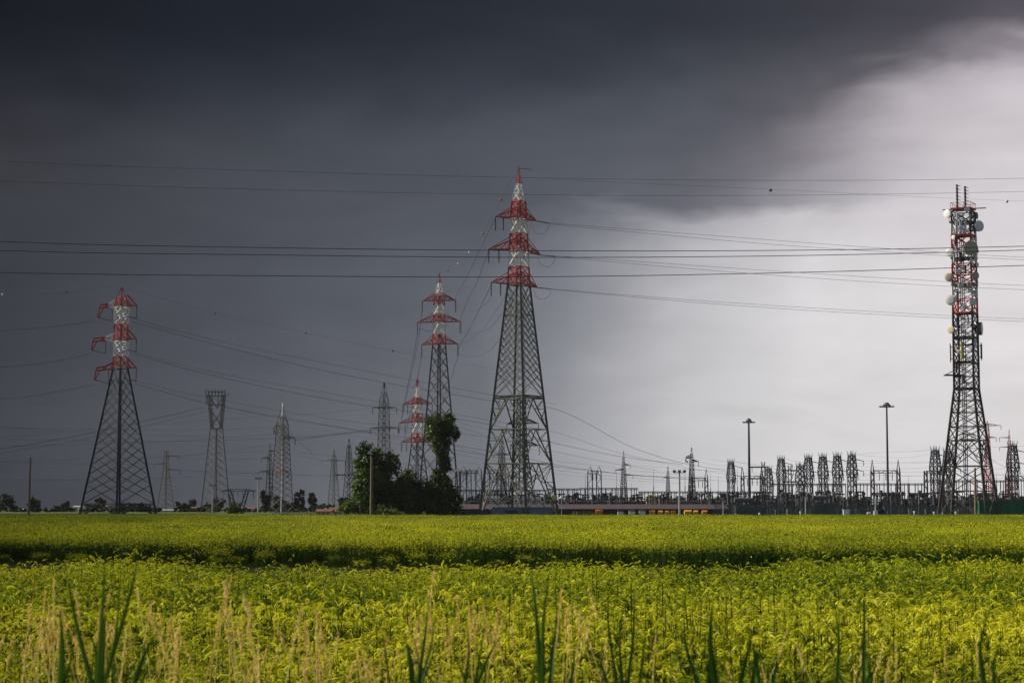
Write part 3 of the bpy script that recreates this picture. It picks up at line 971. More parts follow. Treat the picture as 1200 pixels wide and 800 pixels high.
# ------------------------------------------------------------------ substation: crowned terminal towers
def terminal_proto():
    r = empty("terminal_tower", (0, 0, 0), "tmp", "lattice tower", "crowned terminal towers of the substation")
    H = 14.0
    def ring(z, w):
        h = w / 2 * .74
        return [Vector((x * h, y * h, z)) for x, y in ((-1, -1), (1, -1), (1, 1), (-1, 1))]
    lv = [(0, 2.3), (3.5, 2.1), (6, 1.9), (8.2, 1.8), (9.6, 2.3), (11, 2.0), (12.4, 1.6), (13.2, 1.5)]
    lw = MB()
    for (z0, w0), (z1, w1) in zip(lv[:4], lv[1:4]):
        a, c = ring(z0, w0), ring(z1, w1)
        for k in range(4):
            k2 = (k + 1) % 4
            lw.beam(a[k], c[k], .16, "steel_blue")
            lw.beam(a[k], c[k2], .09, "steel_blue"); lw.beam(a[k2], c[k], .09, "steel_blue")
            lw.beam(c[k], c[k2], .1, "steel_blue")
    lw.build("lattice_leg", r)
    hd = MB()
    for (z0, w0), (z1, w1) in zip(lv[3:], lv[4:]):
        a, c = ring(z0, w0), ring(z1, w1)
        for k in range(4):
            k2 = (k + 1) % 4
            hd.beam(a[k], c[k], .18, "steel_blue")
            hd.beam(a[k], c[k2], .12, "steel_blue"); hd.beam(a[k2], c[k], .12, "steel_blue")
            hd.beam(c[k], c[k2], .12, "steel_blue")
    hd.build("head", r)
    cr = MB()
    for x, y in ((-.75, -.75), (.75, -.75), (.75, .75), (-.75, .75), (0, 0)):
        cr.beam((x * .74, y * .74, 13.1), (x * .95, y * .95, 14.1), .13, "steel_blue", .06)
    cr.beam((-.8, 0, 13.5), (.8, 0, 13.5), .1, "steel_blue")
    cr.build("crown", r)
    for z in (12.4, 10.2):
        a = MB()
        a.beam((.5, -.2, z), (2.6, -.4, z - .5), .13, "steel_mid", caps=True)
        a.beam((.5, .2, z), (2.6, -.4, z - .5), .1, "steel_mid")
        a.build("crossarm", r)
        insulator(r, (2.6, -.4, z - .5), 1.0, .8)
    for x in (-.9, .0, .9):
        insulator(r, (x, -1.0, 9.4), 1.6, .9)
    return r
proto = terminal_proto()
terms = [(857, 537, 460, 1, "blue grey terminal tower between the two rusty portals"), (901, 545, 430, .85, "shorter terminal tower with a green arm right of the near floodlight mast"),
         (916, 533, 470, 1, "tall terminal tower standing behind the green armed ones"), (938, 541, 440, .85, "short dark terminal tower partly overlapped by the row of four"),
         (948, 531, 455, 1, "first terminal tower of the even row, leftmost of the four"), (965, 530, 452, 1, "second terminal tower of the even row of four"),
         (982, 529, 449, 1, "third terminal tower of the even row of four"), (999, 528, 446, 1, "last terminal tower of the even row, left of the tall floodlight mast"),
         (1097, 522, 430, 1, "terminal tower left of the communications tower's foot"), (1112, 523, 440, 1, "terminal tower half hidden behind the communications tower's left leg"),
         (1188, 516, 425, 1, "rightmost terminal tower above the green container")]
for i, (px, yt, D, s, lab) in enumerate(terms):
    g = ground_pt(px, D)
    h = P(px, yt, D).z
    o = proto if i == 0 else link_copy(proto)
    o.location = g
    o.scale = (h / 14.1,) * 3 if s == 1 else (h / 14.1 * 1.08, h / 14.1 * 1.08, h / 14.1)
    o.rotation_euler = (0, 0, radians([12, 20, 14, 25, 16, 17, 18, 19, 14, 16, 12][i]))
    o["label"] = lab
bpy.context.view_layer.update()
# green armed masts
for i, (px, yt, D, lab) in enumerate([(895, 541, 455, "green mast with two crossbars right of the near floodlight mast"), (926, 545, 462, "green mast with long left crossbars in the middle of the substation")]):
    g = ground_pt(px, D)
    h = P(px, yt, D).z
    r = empty("isolator_mast", g, lab, "mast", "green armed masts")
    b = MB()
    for x, y in ((-.5, -.5), (.5, -.5), (.5, .5), (-.5, .5)):
        b.beam((x, y, 0), (x * .6, y * .6, h), .12, "steel_mid")
    for k in range(9):
        b.beam((-.5, -.5, h * k / 9), (.5, -.5, h * (k + 1) / 9), .08, "steel_mid")
        b.beam((.5, .5, h * k / 9), (-.5, .5, h * (k + 1) / 9), .08, "steel_mid")
    b.build("mast", r)
    for z in (h - 1.2, h - 3.8):
        b = MB()
        b.box((-1.0 + i * 1.2, -.4, z), (4.0, .35, .3), "steel_green")
        b.build("crossbar", r)
        for x in (-2.6, -.4):
            insulator(r, (x + i * 1.2, -.4, z), 1.2, .8)

# ------------------------------------------------------------------ portals
def portal(xa, xb, ybeam, yspike, D, m, label, legs="lattice", w=.6, spikes=True, drops=3, splay=0, group="gantry portals of the substation"):
    pa, pb = ground_pt(xa, D), ground_pt(xb, D)
    r = empty("gantry_portal", (pa + pb) / 2, label, "gantry", group)
    hx = (pb.x - pa.x) / 2
    zb = P(xa, ybeam, D).z
    zs = P(xa, yspike, D).z
    for sx in (-1, 1):
        b = MB()
        n = 7
        for (x, y) in ((-1, -1), (1, -1), (1, 1), (-1, 1)):
            b.beam((sx * hx + x * w / 2 * 1.4 + sx * splay, y * w / 2 * 1.4, 0), (sx * hx + x * w / 2, y * w / 2, zb), .19, m)
        for i in range(n):
            z0, z1 = zb * i / n, zb * (i + 1) / n
            t = 1.4 - .4 * (i + .5) / n
            xo = splay * sx * (1 - (i + .5) / n)
            s1 = 1 if i % 2 else -1
            for y in (-1, 1):
                b.beam((sx * hx - s1 * w / 2 * t + xo, y * w / 2 * t, z0), (sx * hx + s1 * w / 2 * t + xo, y * w / 2 * t, z1), .09, m)
        b.build("column", r)
        if spikes:
            b = MB()
            for (x, y) in ((-1, -1), (1, -1), (1, 1), (-1, 1)):
                b.beam((sx * hx + x * w / 2, y * w / 2, zb), (sx * hx, 0, zs), .12, m, .06)
            b.build("spike", r)
    b = MB()
    n = max(3, int(hx * 2 / .9))
    for y in (-.3, .3):
        for z in (zb, zb - .55):
            b.beam((-hx, y, z), (hx, y, z), .12, m)
        for i in range(n):
            x0, x1 = -hx + 2 * hx * i / n, -hx + 2 * hx * (i + 1) / n
            b.beam((x0, y, zb if i % 2 else zb - .55), (x1, y, zb - .55 if i % 2 else zb), .08, m)
    b.build("beam", r)
    for i in range(drops):
        x = -hx + 2 * hx * (i + 1) / (drops + 1)
        insulator(r, (x, -.4, zb - .55), 1.6, .9)
    return r
portal(691.5, 702, 552, 545.5, 470, "steel_mid", "narrow twin column portal right of the tallest pylon", drops=2, w=1.0)
portal(809.5, 828, 560, 549, 440, "steel_rust", "rusty portal right of the small floodlight pole")
portal(870.5, 893, 557.5, 547, 440, "steel_rust", "rusty portal beside the near floodlight mast")
portal(1023, 1053.5, 551, 538, 430, "steel_rust", "wide rusty portal spanning the foot of the tall floodlight mast", drops=3)
portal(1181, 1222, 557.5, 549, 415, "steel_rust", "rusty portal at the right edge above the green container")
portal(1085.5, 1104, 551.5, 551, 450, "steel_blue", "blue grey portal left of the communications tower", spikes=False)
portal(543, 561, 551, 546, 420, "steel_mid", "left portal of the row beside the ivy tree", w=1.1)
portal(536, 549.5, 553, 548, 455, "steel_mid", "portal half hidden by the ivy tree", w=.9)
portal(571, 585, 551, 546, 430, "steel_mid", "portal behind the left leg of the tallest pylon", w=.9)
portal(594, 603, 556, 553, 470, "steel_mid", "narrow portal in the middle of the tallest pylon's base", w=.8, drops=1)
portal(268, 290, 573, 572.5, 600, "steel_dark", "dark portal with slanting columns at the left, right of the crowned beige tower", spikes=False, splay=-2.3, w=.9, group="gantry portals of the substation")
g = ground_pt(279, 600)
o = [x for x in C.objects if x.get("label", "").startswith("dark portal with slanting")][0]
b = MB()
zb = P(279, 573, 600).z
for sx in (-1, 1):
    b.beam((sx * 2.8, 0, zb), (sx * 5.2, 0, zb - .6), .22, "steel_dark", caps=True)
    b.beam((sx * 2.8, 0, zb - .6), (sx * 5.2, 0, zb - .6), .16, "steel_dark", caps=True)
b.build("overhang", o)
for x in (-4.6, 4.6):
    insulator(o, (x, 0, zb - .6), 2.2, 1.1)

# ------------------------------------------------------------------ substation: busbars, switchgear
def busbar(xa, xb, ytop, D, m, label, posts, low=None):
    pa, pb = ground_pt(xa, D), ground_pt(xb, D)
    r = empty("busbar_row", (pa + pb) / 2, label, "busbar", "busbar rows of the substation")
    hx = (pb.x - pa.x) / 2
    z = P(xa, ytop, D).z
    b = MB()
    b.beam((-hx, 0, z), (hx, 0, z), .18, m, caps=True)
    b.beam((-hx, .5, z - .25), (hx, .5, z - .25), .12, m, caps=True)
    b.build("top_rail", r)
    if low:
        zl = P(xa, low, D).z
        b = MB()
        b.beam((-hx, -.3, zl), (hx, -.3, zl), .2, "concrete", caps=True)
        b.build("low_rail", r)
    pm = MB()
    pm.beam((0, 0, 0), (0, 0, z), .14, m)
    me = pm.mesh("post")
    for i in range(posts):
        x = -hx + 2 * hx * (i + .5 + random.uniform(-.45, .45)) / posts
        o = bpy.data.objects.new("post", me)
        C.objects.link(o)
        o.parent = r
        o.location = (x, 0, 0)
        if i % 2 == 0:
            insulator(r, (x, -.25, z - .1), 1.5, .8)
    return r
busbar(641, 679, 572.5, 400, "steel_mid", "busbar row just right of the tallest pylon's foot", 12, 586)
busbar(679, 748, 572, 405, "steel_mid", "busbar row under the narrow twin column portal", 20, 586.5)
busbar(748, 842, 576, 400, "steel_mid", "busbar row behind the white and amber bins", 26, 586.5)
busbar(842, 905, 576, 398, "steel_mid", "busbar row round the foot of the near floodlight mast", 18, 586.5)
busbar(905, 992, 567, 402, "steel_mid", "busbar row under the even row of terminal towers", 22, 585)
busbar(1000, 1085, 566.5, 395, "steel_mid", "busbar row round the foot of the tall floodlight mast", 22, 585)
busbar(1085, 1180, 563, 400, "steel_rust", "busbar row behind the communications tower's foot", 22, 584)
busbar(1180, 1260, 562, 398, "steel_rust", "busbar row at the right edge behind the green container", 16, 583)
busbar(540, 641, 574, 420, "steel_mid", "busbar row behind the base of the tallest pylon", 20, 587)

def breaker_proto(kind):
    names = ["circuit_breaker", "disconnector", "voltage_transformer"]
    labs = ["brown ceramic switchgear column on a steel stand in the substation yard",
            "low disconnector with two insulator posts in the substation yard",
            "grey capped instrument transformer on a post in the substation yard"]
    r = empty(names[kind], (0, -5000, 0), labs[kind], "switchgear", ["brown switchgear columns", "two post disconnectors", "grey capped instrument transformers"][kind])
    b = MB()
    if kind == 0:
        for x in (-.3, .3):
            for y in (-.3, .3):
                b.beam((x, y, 0), (x * .7, y * .7, 2.2), .1, "steel_mid")
        b.box((0, 0, 2.3), (.8, .8, .25), "steel_mid")
        b.build("stand", r)
        b = MB()
        prof = []
        for i in range(9):
            z = i * .24
            prof += [(z, .13), (z + .08, .24), (z + .14, .13)]
        b.lathe((0, 0, 2.42), (0, 0, 1), prof, "insul", 7)
        b.build("insulator", r)
        b = MB()
        b.box((.35, 0, 4.55), (1.5, .25, .25), "steel_mid")
        b.build("head", r)
    elif kind == 1:
        b.beam((0, 0, 0), (0, 0, 2.0), .22, "concrete")
        b.box((0, 0, 2.08), (2.6, .3, .18), "steel_mid")
        b.build("stand", r)
        for x in (-1.1, 1.1):
            b = MB()
            prof = []
            for i in range(6):
                z = i * .24
                prof += [(z, .11), (z + .08, .2), (z + .14, .11)]
            b.lathe((x, 0, 2.17), (0, 0, 1), prof, "insul", 7)
            b.build("insulator", r)
        b = MB()
        b.beam((-1.1, 0, 3.65), (1.1, 0, 3.65), .1, "steel", caps=True)
        b.build("contact_arm", r)
    else:
        b.beam((0, 0, 0), (0, 0, 2.6), .28, "steel_blue")
        b.build("stand", r)
        b = MB()
        b.lathe((0, 0, 2.6), (0, 0, 1), [(0, .3), (.1, .2), (.9, .18), (1.6, .18), (1.65, .34), (2.1, .34), (2.2, .15)], "insul_grey", 9)
        b.build("insulator", r)
    return r
protos = [breaker_proto(k) for k in range(3)]
first = [True] * 3
rr = random.Random(3)
for row, (D, xa, xb, n) in enumerate(((372, 850, 1190, 34), (380, 650, 1190, 54), (390, 560, 1200, 60), (415, 640, 1200, 56), (440, 560, 1200, 50))):
    for i in range(n):
        px = xa + (xb - xa) * (i + rr.uniform(.2, .8)) / n
        k = rr.choice((0, 0, 1, 2)) if row else rr.choice((0, 1, 2))
        g = ground_pt(px, D + rr.uniform(-3, 3))
        o = protos[k] if first[k] else link_copy(protos[k])
        first[k] = False
        o.location = g
        o.rotation_euler = (0, 0, rr.choice((0, .2, pi / 2, -.3)))
        sc = rr.uniform(.85, 1.12)
        o.scale = (sc, sc, sc)

# transformers: tank with fins, conservator and bushings
def transformer(px, D, m, label, w=4.5, h=3.0):
    r = empty("power_transformer", ground_pt(px, D), label, "transformer", "power transformers in the yard", rr.uniform(-.2, .2))
    b = MB(); b.box((0, 0, h / 2 + .4), (w, 2.2, h), m); b.box((0, 0, .2), (w + .6, 2.6, .4), "concrete"); b.build("tank", r)
    b = MB()
    for i in range(12):
        b.box((-w / 2 + .2 + i * (w - .4) / 11, -1.4, h / 2 + .5), (.1, .6, h * .75), m)
    b.build("radiator", r)
    b = MB(); b.lathe((-w / 2, .3, h + 1.3), (1, 0, 0), [(0, .3), (.1, .45), (w * .6, .45), (w * .6 + .1, .3)], m, 12)
    b.beam((-w / 2 + .5, .3, h + .3), (-w / 2 + .5, .3, h + 1.0), .15, m); b.beam((0, .3, h + .3), (0, .3, h + 1.0), .15, m); b.build("conservator", r)
    for x in (.6, 1.2, 1.8):
        b = MB()
        prof = []
        for i in range(6):
            z = i * .24
            prof += [(z, .1), (z + .08, .2), (z + .14, .1)]
        b.lathe((x, -.3, h + .38), (.1, -.1, 1), prof, "insul", 7)
        b.build("bushing", r)
transformer(878, 370, "insul_grey", "low grey transformer right of the small amber bins", 5.5, 2.2)
transformer(966, 368, "insul_grey", "pale grey transformer below the even row of terminal towers", 4.2, 2.6)
transformer(770, 425, "yellow", "cream transformer rising behind the amber bins")
transformer(1083, 410, "steel_blue", "blue grey transformer left of the communications tower", 6, 3.4)
transformer(1050, 420, "steel_blue", "blue grey transformer right of the tall floodlight mast", 6, 3.6)
transformer(617, 430, "boxwhite", "white transformer seen through the base of the tallest pylon", 6, 4.2)
transformer(577, 430, "boxwhite", "white transformer behind the left leg of the tallest pylon", 4, 4.2)
transformer(1160, 405, "insul_grey", "grey transformer behind the left end of the green container", 5, 3.4)

spk = MB()
spk.lathe((0, 0, 0), (0, 0, 1), [(0, .12), (7, .09), (7.05, .05), (11, .02)], "steel_mid", 6)
me = spk.mesh("lightning_rod")
for i in range(26):
    px = 655 + 530 * (i + rr.uniform(.1, .9)) / 26
    o = bpy.data.objects.new("lightning_rod", me); C.objects.link(o)
    o.location = ground_pt(px, 400 + rr.uniform(0, 60)); o.scale = (1, 1, rr.uniform(.5, .95))
    tag(o, "thin grey lightning rod standing up among the yard's switchgear", "lightning rod", "lightning rods in the yard")
for i, px in enumerate((676, 862, 890, 938, 1017, 1019, 1071.5, 1094.5, 1104.5, 1120)):
    h = rr.uniform(1.15, 1.5)
    bb = MB(); bb.lathe((0, 0, 0), (0, 0, 1), [(0, .1), (h - .3, .1), (h - .3, .17), (h - .05, .17), (h, .08)], "boxwhite", 8)
    tag(bb.build("bollard", None, ground_pt(px, 343)), "white topped bollard at the field edge before the yard", "bollard", "white bollards at the field edge")

# ------------------------------------------------------------------ long low building, containers, bins, cabinets
def shed(xa, xb, y_eave, y_ridge, D, wall, roof, label, depth=9, name="shed", doors=6, cat="building"):
    pa, pb = ground_pt(xa, D), ground_pt(xb, D)
    hx = (pb.x - pa.x) / 2
    r = empty(name, (pa + pb) / 2, label, cat, None)
    ze, zr = P(xa, y_eave, D).z, P(xa, y_ridge, D + depth / 2).z
    b = MB()
    b.box((0, depth / 2, ze / 2), (2 * hx, depth, ze), wall)
    b.build("wall", r)
    b = MB()
    o = .4
    vs = [(-hx - o, -o, ze), (hx + o, -o, ze), (hx + o, depth / 2, zr), (-hx - o, depth / 2, zr), (-hx - o, depth + o, ze), (hx + o, depth + o, ze)]
    vs += [(x, y, z - .15) for x, y, z in vs]
    b.add(vs, [(0, 1, 2, 3), (3, 2, 5, 4), (6, 9, 8, 7), (9, 10, 11, 8), (0, 6, 7, 1), (4, 5, 11, 10), (0, 3, 9, 6), (3, 4, 10, 9), (1, 7, 8, 2), (2, 8, 11, 5)], roof)
    b.build("roof", r)
    for i in range(doors):
        x = -hx + 2 * hx * (i + .5) / doors
        b = MB()
        b.box((x, -.03, ze * .45), (2 * hx / doors * .35, .08, ze * .5), "glass")
        b.build("window", r)
    return r
shed(540, 852, 596, 590.5, 362, "purple", "purple", "long low shed with a dull purple roof behind the bins", 12, "long_shed", 24)

def container(px0, px1, ytop, D, m, label, name="shipping_container", cat="container", depth=2.5, group=None):
    pa, pb = ground_pt(px0, D), ground_pt(px1, D)
    L = pb.x - pa.x
    h = P(px0, ytop, D).z
    r = empty(name, (pa + pb) / 2, label, cat, group)
    b = MB()
    n = max(6, int(L / .35))
    vs, fs = [], []
    for i in range(n * 4 + 1):                       # corrugated long side
        x = -L / 2 + L * i / (n * 4)
        y = -depth / 2 + (.06 if (i // 2) % 2 else 0)
        vs += [(x, y, .15), (x, y, h)]
    fs = [(2 * i, 2 * i + 2, 2 * i + 3, 2 * i + 1) for i in range(n * 4)]
    b.add(vs, fs, m)
    b.box((0, .08, h / 2 + .08), (L - .02, depth - .1, h - .16), m)
    b.build("body", r)
    b = MB()
    for x in (-L / 2, L / 2):
        for y in (-depth / 2 - .03, depth / 2):
            b.beam((x, y, 0), (x, y, h + .06), .16, m, caps=True)
    for z in (.12, h + .02):
        b.beam((-L / 2, -depth / 2 - .04, z), (L / 2, -depth / 2 - .04, z), .14, m, caps=True)
    b.build("frame", r)
    return r, L, h
container(1146, 1199, 586.5, 338, "green", "dark green corrugated container behind the foot of the communications tower")
r, L, h = container(577, 647, 594.5, 340, "blue", "blue grey corrugated container under the tallest pylon")
b = MB(); b.box((-L * .18, -1.33, h * .62), (2.2, .04, .7), "navy"); b.build("panel_stripe", r)
container(545, 575, 598, 341, "navy", "low dark container left of the blue grey one")
container(1199.6, 1215, 590, 338.5, "boxwhite", "white container cut by the right edge of the view", depth=2.2)
container(1028.5, 1035.5, 597.5, 339, "navy", "navy cabinet beside the white cross post", "equipment_cabinet", "cabinet", 1.2)

def skip_bin(px0, px1, ytop, D, m, label, group, lid=True):
    pa, pb = ground_pt(px0, D), ground_pt(px1, D)
    L = (pb.x - pa.x) * .84
    h = P(px0, ytop, D).z
    r = empty("waste_bin", (pa + pb) / 2, label, "waste bin", group)
    b = MB()
    a, c, d = L / 2, L / 2 * .84, .7
    vs = [(-c, -d * .8, .2), (c, -d * .8, .2), (c, d * .8, .2), (-c, d * .8, .2), (-a, -d, h * .85), (a, -d, h * .85), (a, d, h * .85), (-a, d, h * .85)]
    b.add(vs, [(3, 2, 1, 0), (0, 1, 5, 4), (1, 2, 6, 5), (2, 3, 7, 6), (3, 0, 4, 7), (4, 5, 6, 7)], m)
    for i in (-1, 0, 1):
        b.beam((i * c * .7, -d * .82, .25), (i * a * .7, -d * 1.02, h * .83), .07, m)
    b.build("body", r)
    b = MB()
    prof = [Vector((0, -d, h * .86)), Vector((0, -d * .6, h * .98)), Vector((0, 0, h)), Vector((0, d, h * .9))]
    vs = [p + Vector((x, 0, 0)) for p in prof for x in (-a * .98, a * .98)]
    vs += [v + Vector((0, 0, -.05)) for v in vs]
    fs = [(0, 1, 3, 2), (2, 3, 5, 4), (4, 5, 7, 6), (8, 10, 11, 9), (10, 12, 13, 11), (12, 14, 15, 13), (0, 8, 9, 1), (6, 7, 15, 14), (0, 2, 10, 8), (2, 4, 12, 10), (4, 6, 14, 12), (1, 9, 11, 3), (3, 11, 13, 5), (5, 13, 15, 7)]
    b.add(vs, fs, m if lid else "steel_rust")
    b.build("lid", r)
    for x in (-c * .8, c * .8):
        for y in (-.45, .45):
            b = MB(); b.lathe((x, y - .05, .14), (0, 1, 0), [(0, .13), (.1, .13)], "rubber", 8); b.build("wheel", r)
    return r
GW = "bins lined up before the long shed"
bins = [(697, 707, 597.5, "orange", "orange bin left of the three white bins"), (723, 731, 597.8, "boxwhite", "leftmost of the three white bins"),
        (736, 745, 597.5, "boxwhite", "middle one of the three white bins"), (748, 757, 597.4, "boxwhite", "rightmost of the three white bins"),
        (760, 768, 598.2, "amber", "amber bin next to the white bins"), (771, 777, 598.4, "amber", "second amber bin from the white bins"),
        (779, 784.5, 598.4, "amber", "narrow amber bin left of the floodlight pole's foot"), (786, 792, 598.4, "orange", "orange bin at the foot of the small floodlight pole"),
        (801, 811, 597.8, "amber", "wide amber bin right of the small floodlight pole"), (812.5, 818, 598.2, "amber", "narrow amber bin between the wide one and the last orange one"),
        (822, 829, 598.2, "orange", "last orange bin at the right end of the line")]
for x0, x1, yt, m, lab in bins:
    skip_bin(x0, x1, yt - .5, 341, m, lab, GW, lid=m != "boxwhite" and True)
# timber stacks
for i, (x0, x1, lab) in enumerate(((672, 681, "brown timber stack right of the white post"), (683, 695, "wider brown timber stack beside the orange bin"))):
    g = (ground_pt(x0, 342) + ground_pt(x1, 342)) / 2
    L = ground_pt(x1, 342).x - ground_pt(x0, 342).x
    b = MB()
    for z in range(5):
        for y in range(3):
            b.box((random.uniform(-.08, .08), y * .4 - .4, .15 + z * .3), (L, .3, .22), "brown", random.uniform(-.06, .06))
    tag(b.build("timber_stack", None, g), lab, "timber", "timber stacks")

# white junction box, white cross post, small posts
def cabinet(px, ytop, D, w, m, label, name="cabinet", cat="cabinet"):
    g = ground_pt(px, D)
    h = P(px, ytop, D).z
    r = empty(name, g, label, cat)
    b = MB(); b.box((0, 0, h / 2), (w, .5, h - .02), m); b.build("body", r)
    b = MB(); b.box((0, -.265, h / 2 + .03), (w * .82, .03, h * .8), m); b.build("door", r)
    b = MB(); b.box((0, -.02, h + .03), (w + .14, .66, .06), m); b.build("lid", r)
cabinet(991.5, 597, 338, 1.0, "boxwhite", "white cabinet at the field edge below the even row of towers")
r = empty("marker_post", ground_pt(1026, 338), "white post with short crossbars left of the navy cabinet", "post")
h = P(1026, 583, 338).z
b = MB(); b.beam((0, 0, 0), (0, 0, h), .14, "boxwhite", caps=True); b.build("post", r)
for z, w in ((h - .5, .9), (h - 1.0, 1.1)):
    b = MB(); b.box((0, -.1, z), (w, .12, .22), "boxwhite"); b.build("crossbar", r)
b = MB(); b.box((0, 0, .75), (.55, .4, 1.5), "boxwhite"); b.build("base_box", r)
r = empty("marker_post", ground_pt(658, 339), "white post at the right foot of the tallest pylon", "post")
h = P(658, 583, 339).z
b = MB(); b.beam((0, 0, 0), (0, 0, h), .13, "boxwhite", caps=True); b.build("post", r)
b = MB(); b.lathe((0, 0, h - .2), (0, 0, 1), [(0, .2), (.1, .32), (.35, .32), (.5, .1)], "boxwhite", 8); b.build("cap", r)
r = empty("marker_post", ground_pt(847.5, 345), "thin white post in front of the mesh fence", "post")
b = MB(); b.beam((0, 0, 0), (0, 0, P(847, 587, 345).z), .12, "boxwhite", caps=True); b.build("post", r)
r = empty("marker_post", ground_pt(944, 345), "thin white post below the short dark terminal tower", "post")
b = MB(); b.beam((0, 0, 0), (0, 0, P(944, 582, 345).z), .13, "boxwhite", caps=True); b.build("post", r)

# fences
def mesh_fence(xa, xb, ytop, D, label, bay=2.5, m="fence"):
    pa, pb = ground_pt(xa, D), ground_pt(xb, D)
    r = empty("mesh_fence", pa, label, "fence", "fences round the substation")
    L = pb.x - pa.x
    h = P(xa, ytop, D).z
    n = max(1, int(L / bay))
    pm = MB(); pm.beam((0, 0, 0), (0, 0, h + .1), .1, m, caps=True); me = pm.mesh("fence_post")
    for i in range(n + 1):
        o = bpy.data.objects.new("post", me); C.objects.link(o); o.parent = r; o.location = (L * i / n, 0, 0)
    b = MB()
    for i in range(n):
        x0, x1 = L * i / n + .06, L * (i + 1) / n - .06
        k = 16
        for j in range(k):
            x = x0 + (x1 - x0) * j / k
            b.beam((x, 0, .05), (x, 0, h), .055, m)
        for z in (.1, h * .5, h):
            b.beam((x0, 0, z), (x1, 0, z), .06, m)
    b.build("mesh_panel", r)
mesh_fence(838, 945, 591, 350, "green grey mesh fence from the last bin to the thin white post")
mesh_fence(945, 1024, 592, 350, "green grey mesh fence below the even row of towers")
mesh_fence(1036, 1145, 592.5, 350, "green grey mesh fence left of the green container")

# ------------------------------------------------------------------ lamps and poles
def flood_mast(px, ytop, D, label, rad=2.3, base=.34, top=.17, flat=False):
    g = ground_pt(px, D)
    h = P(px, ytop, D).z
    r = empty("floodlight_mast", g, label, "light mast", "floodlight masts")
    b = MB()
    n = 8
    b.lathe((0, 0, 0), (0, 0, 1), [(0, base), (h * .45, (base + top) / 2), (h - .3, top)], "steel_blue", 10)
    b.build("pole", r)
    b = MB()
    b.lathe((0, 0, h - .9), (0, 0, 1), [(0, .25), (.2, rad * .5), (.5, rad * .55), (.75, rad * .3), (.9, rad * .28)], "lamp", 14)
    b.build("head_ring", r)
    for i in range(n):
        a = 2 * pi * i / n + .2
        c = Vector((cos(a) * rad * .82, sin(a) * rad * .82, h - .75))
        b = MB()
        b.box(c, (.7, .5, .22), "lamp", a)
        b.beam(c, (cos(a) * .3, sin(a) * .3, h - .55), .09, "lamp")
        b.build("floodlight", r)
flood_mast(878.5, 490, 380, "floodlight mast left of the green armed masts, shorter of the two round headed ones", 1.05)
flood_mast(1041, 471.5, 370, "tallest floodlight mast, standing through the wide rusty portal", 1.3, .26, .15)
def t_lamp(px, ytop, D, label, w=1.6, r0=.2):
    g = ground_pt(px, D)
    h = P(px, ytop, D).z
    r = empty("floodlight_pole", g, label, "light pole", "small floodlight poles")
    b = MB(); b.lathe((0, 0, 0), (0, 0, 1), [(0, r0), (h, r0 * .7)], "concrete", 8); b.build("pole", r)
    b = MB(); b.beam((-w, 0, h), (w, 0, h), .12, "lamp", caps=True); b.build("crossbar", r)
    for x in (-w * .8, 0, w * .8):
        b = MB(); b.box((x, -.1, h + .25), (.5, .4, .36), "lamp"); b.build("floodlight", r)
t_lamp(796.5, 553.5, 346, "small T shaped floodlight pole among the amber bins", 1.1, .2)
t_lamp(302.5, 561, 560, "slim dark lamp pole at the left, right of the slanting portal", .9, .24)
t_lamp(249, 569, 560, "short lamp pole at the foot of the crowned beige tower", .9, .24)

def wood_pole(px, ytop, D, label, r0=.13, lean=0):
    g = ground_pt(px, D)
    h = P(px, ytop, D).z
    b = MB()
    pts = [(lean * t, 0, h * t) for t in (0, .3, .6, 1)]
    b.tube(pts, [r0 * 1.2, r0 * 1.1, r0, r0 * .85], "wood", 8)
    tag(b.build("wooden_pole", None, g), label, "pole", "wooden poles at the field edge")
wood_pole(33.5, 536, 290, "tall weathered wooden pole at the far left field edge", .17, .1)
wood_pole(435, 535, 300, "wooden pole standing in front of the leafy clump", .2)
wood_pole(1143.5, 548, 330, "wooden pole in front of the communications tower", .2)
for i, x in enumerate((85 + 5, 116, 205)):
    pass

# ------------------------------------------------------------------ trees
def leaves(b, blobs, n, size, m, rnd, shell=.55):
    """leaf faces spread in uneven clumps through the given ellipsoids: (centre, rx, ry, rz)"""
    tot = sum(r[1] * r[3] for r in blobs)
    vs, fs = [], []
    for (c, rx, ry, rz) in blobs:
        k = max(20, int(n * rx * rz / tot))
        ncl = max(6, k // 34)
        cl = []
        for _ in range(ncl):
            d = rnd.normal(size=3); d /= np.linalg.norm(d)
            t = rnd.uniform(shell, 1.22)
            cl.append((c[0] + d[0] * rx * t, c[1] + d[1] * ry * t, c[2] + d[2] * rz * t))
        cl = np.array(cl)
        idx = rnd.integers(0, ncl, k)
        cr = min(rx, rz) * .23
        pos = cl[idx] + rnd.normal(size=(k, 3)) * cr * rnd.uniform(.5, 1, (k, 1))
        a = rnd.normal(size=(k, 3)); a /= np.linalg.norm(a, axis=1)[:, None]
        q = rnd.normal(size=(k, 3)); u = np.cross(a, q); u /= np.linalg.norm(u, axis=1)[:, None]
        s = size * rnd.uniform(.6, 1.3, (k, 1))
        for p, aa, uu, ss in zip(pos, a, u, s):
            o = len(vs)
            vs += [p - aa * ss * .5, p + uu * ss * .32, p + aa * ss * .5, p - uu * ss * .32]
            fs.append((o, o + 1, o + 2, o + 3))
    vs = [v for v in vs]
    for v in vs:
        if v[2] < .05: v[2] = .05
    b.add(vs, fs, m)


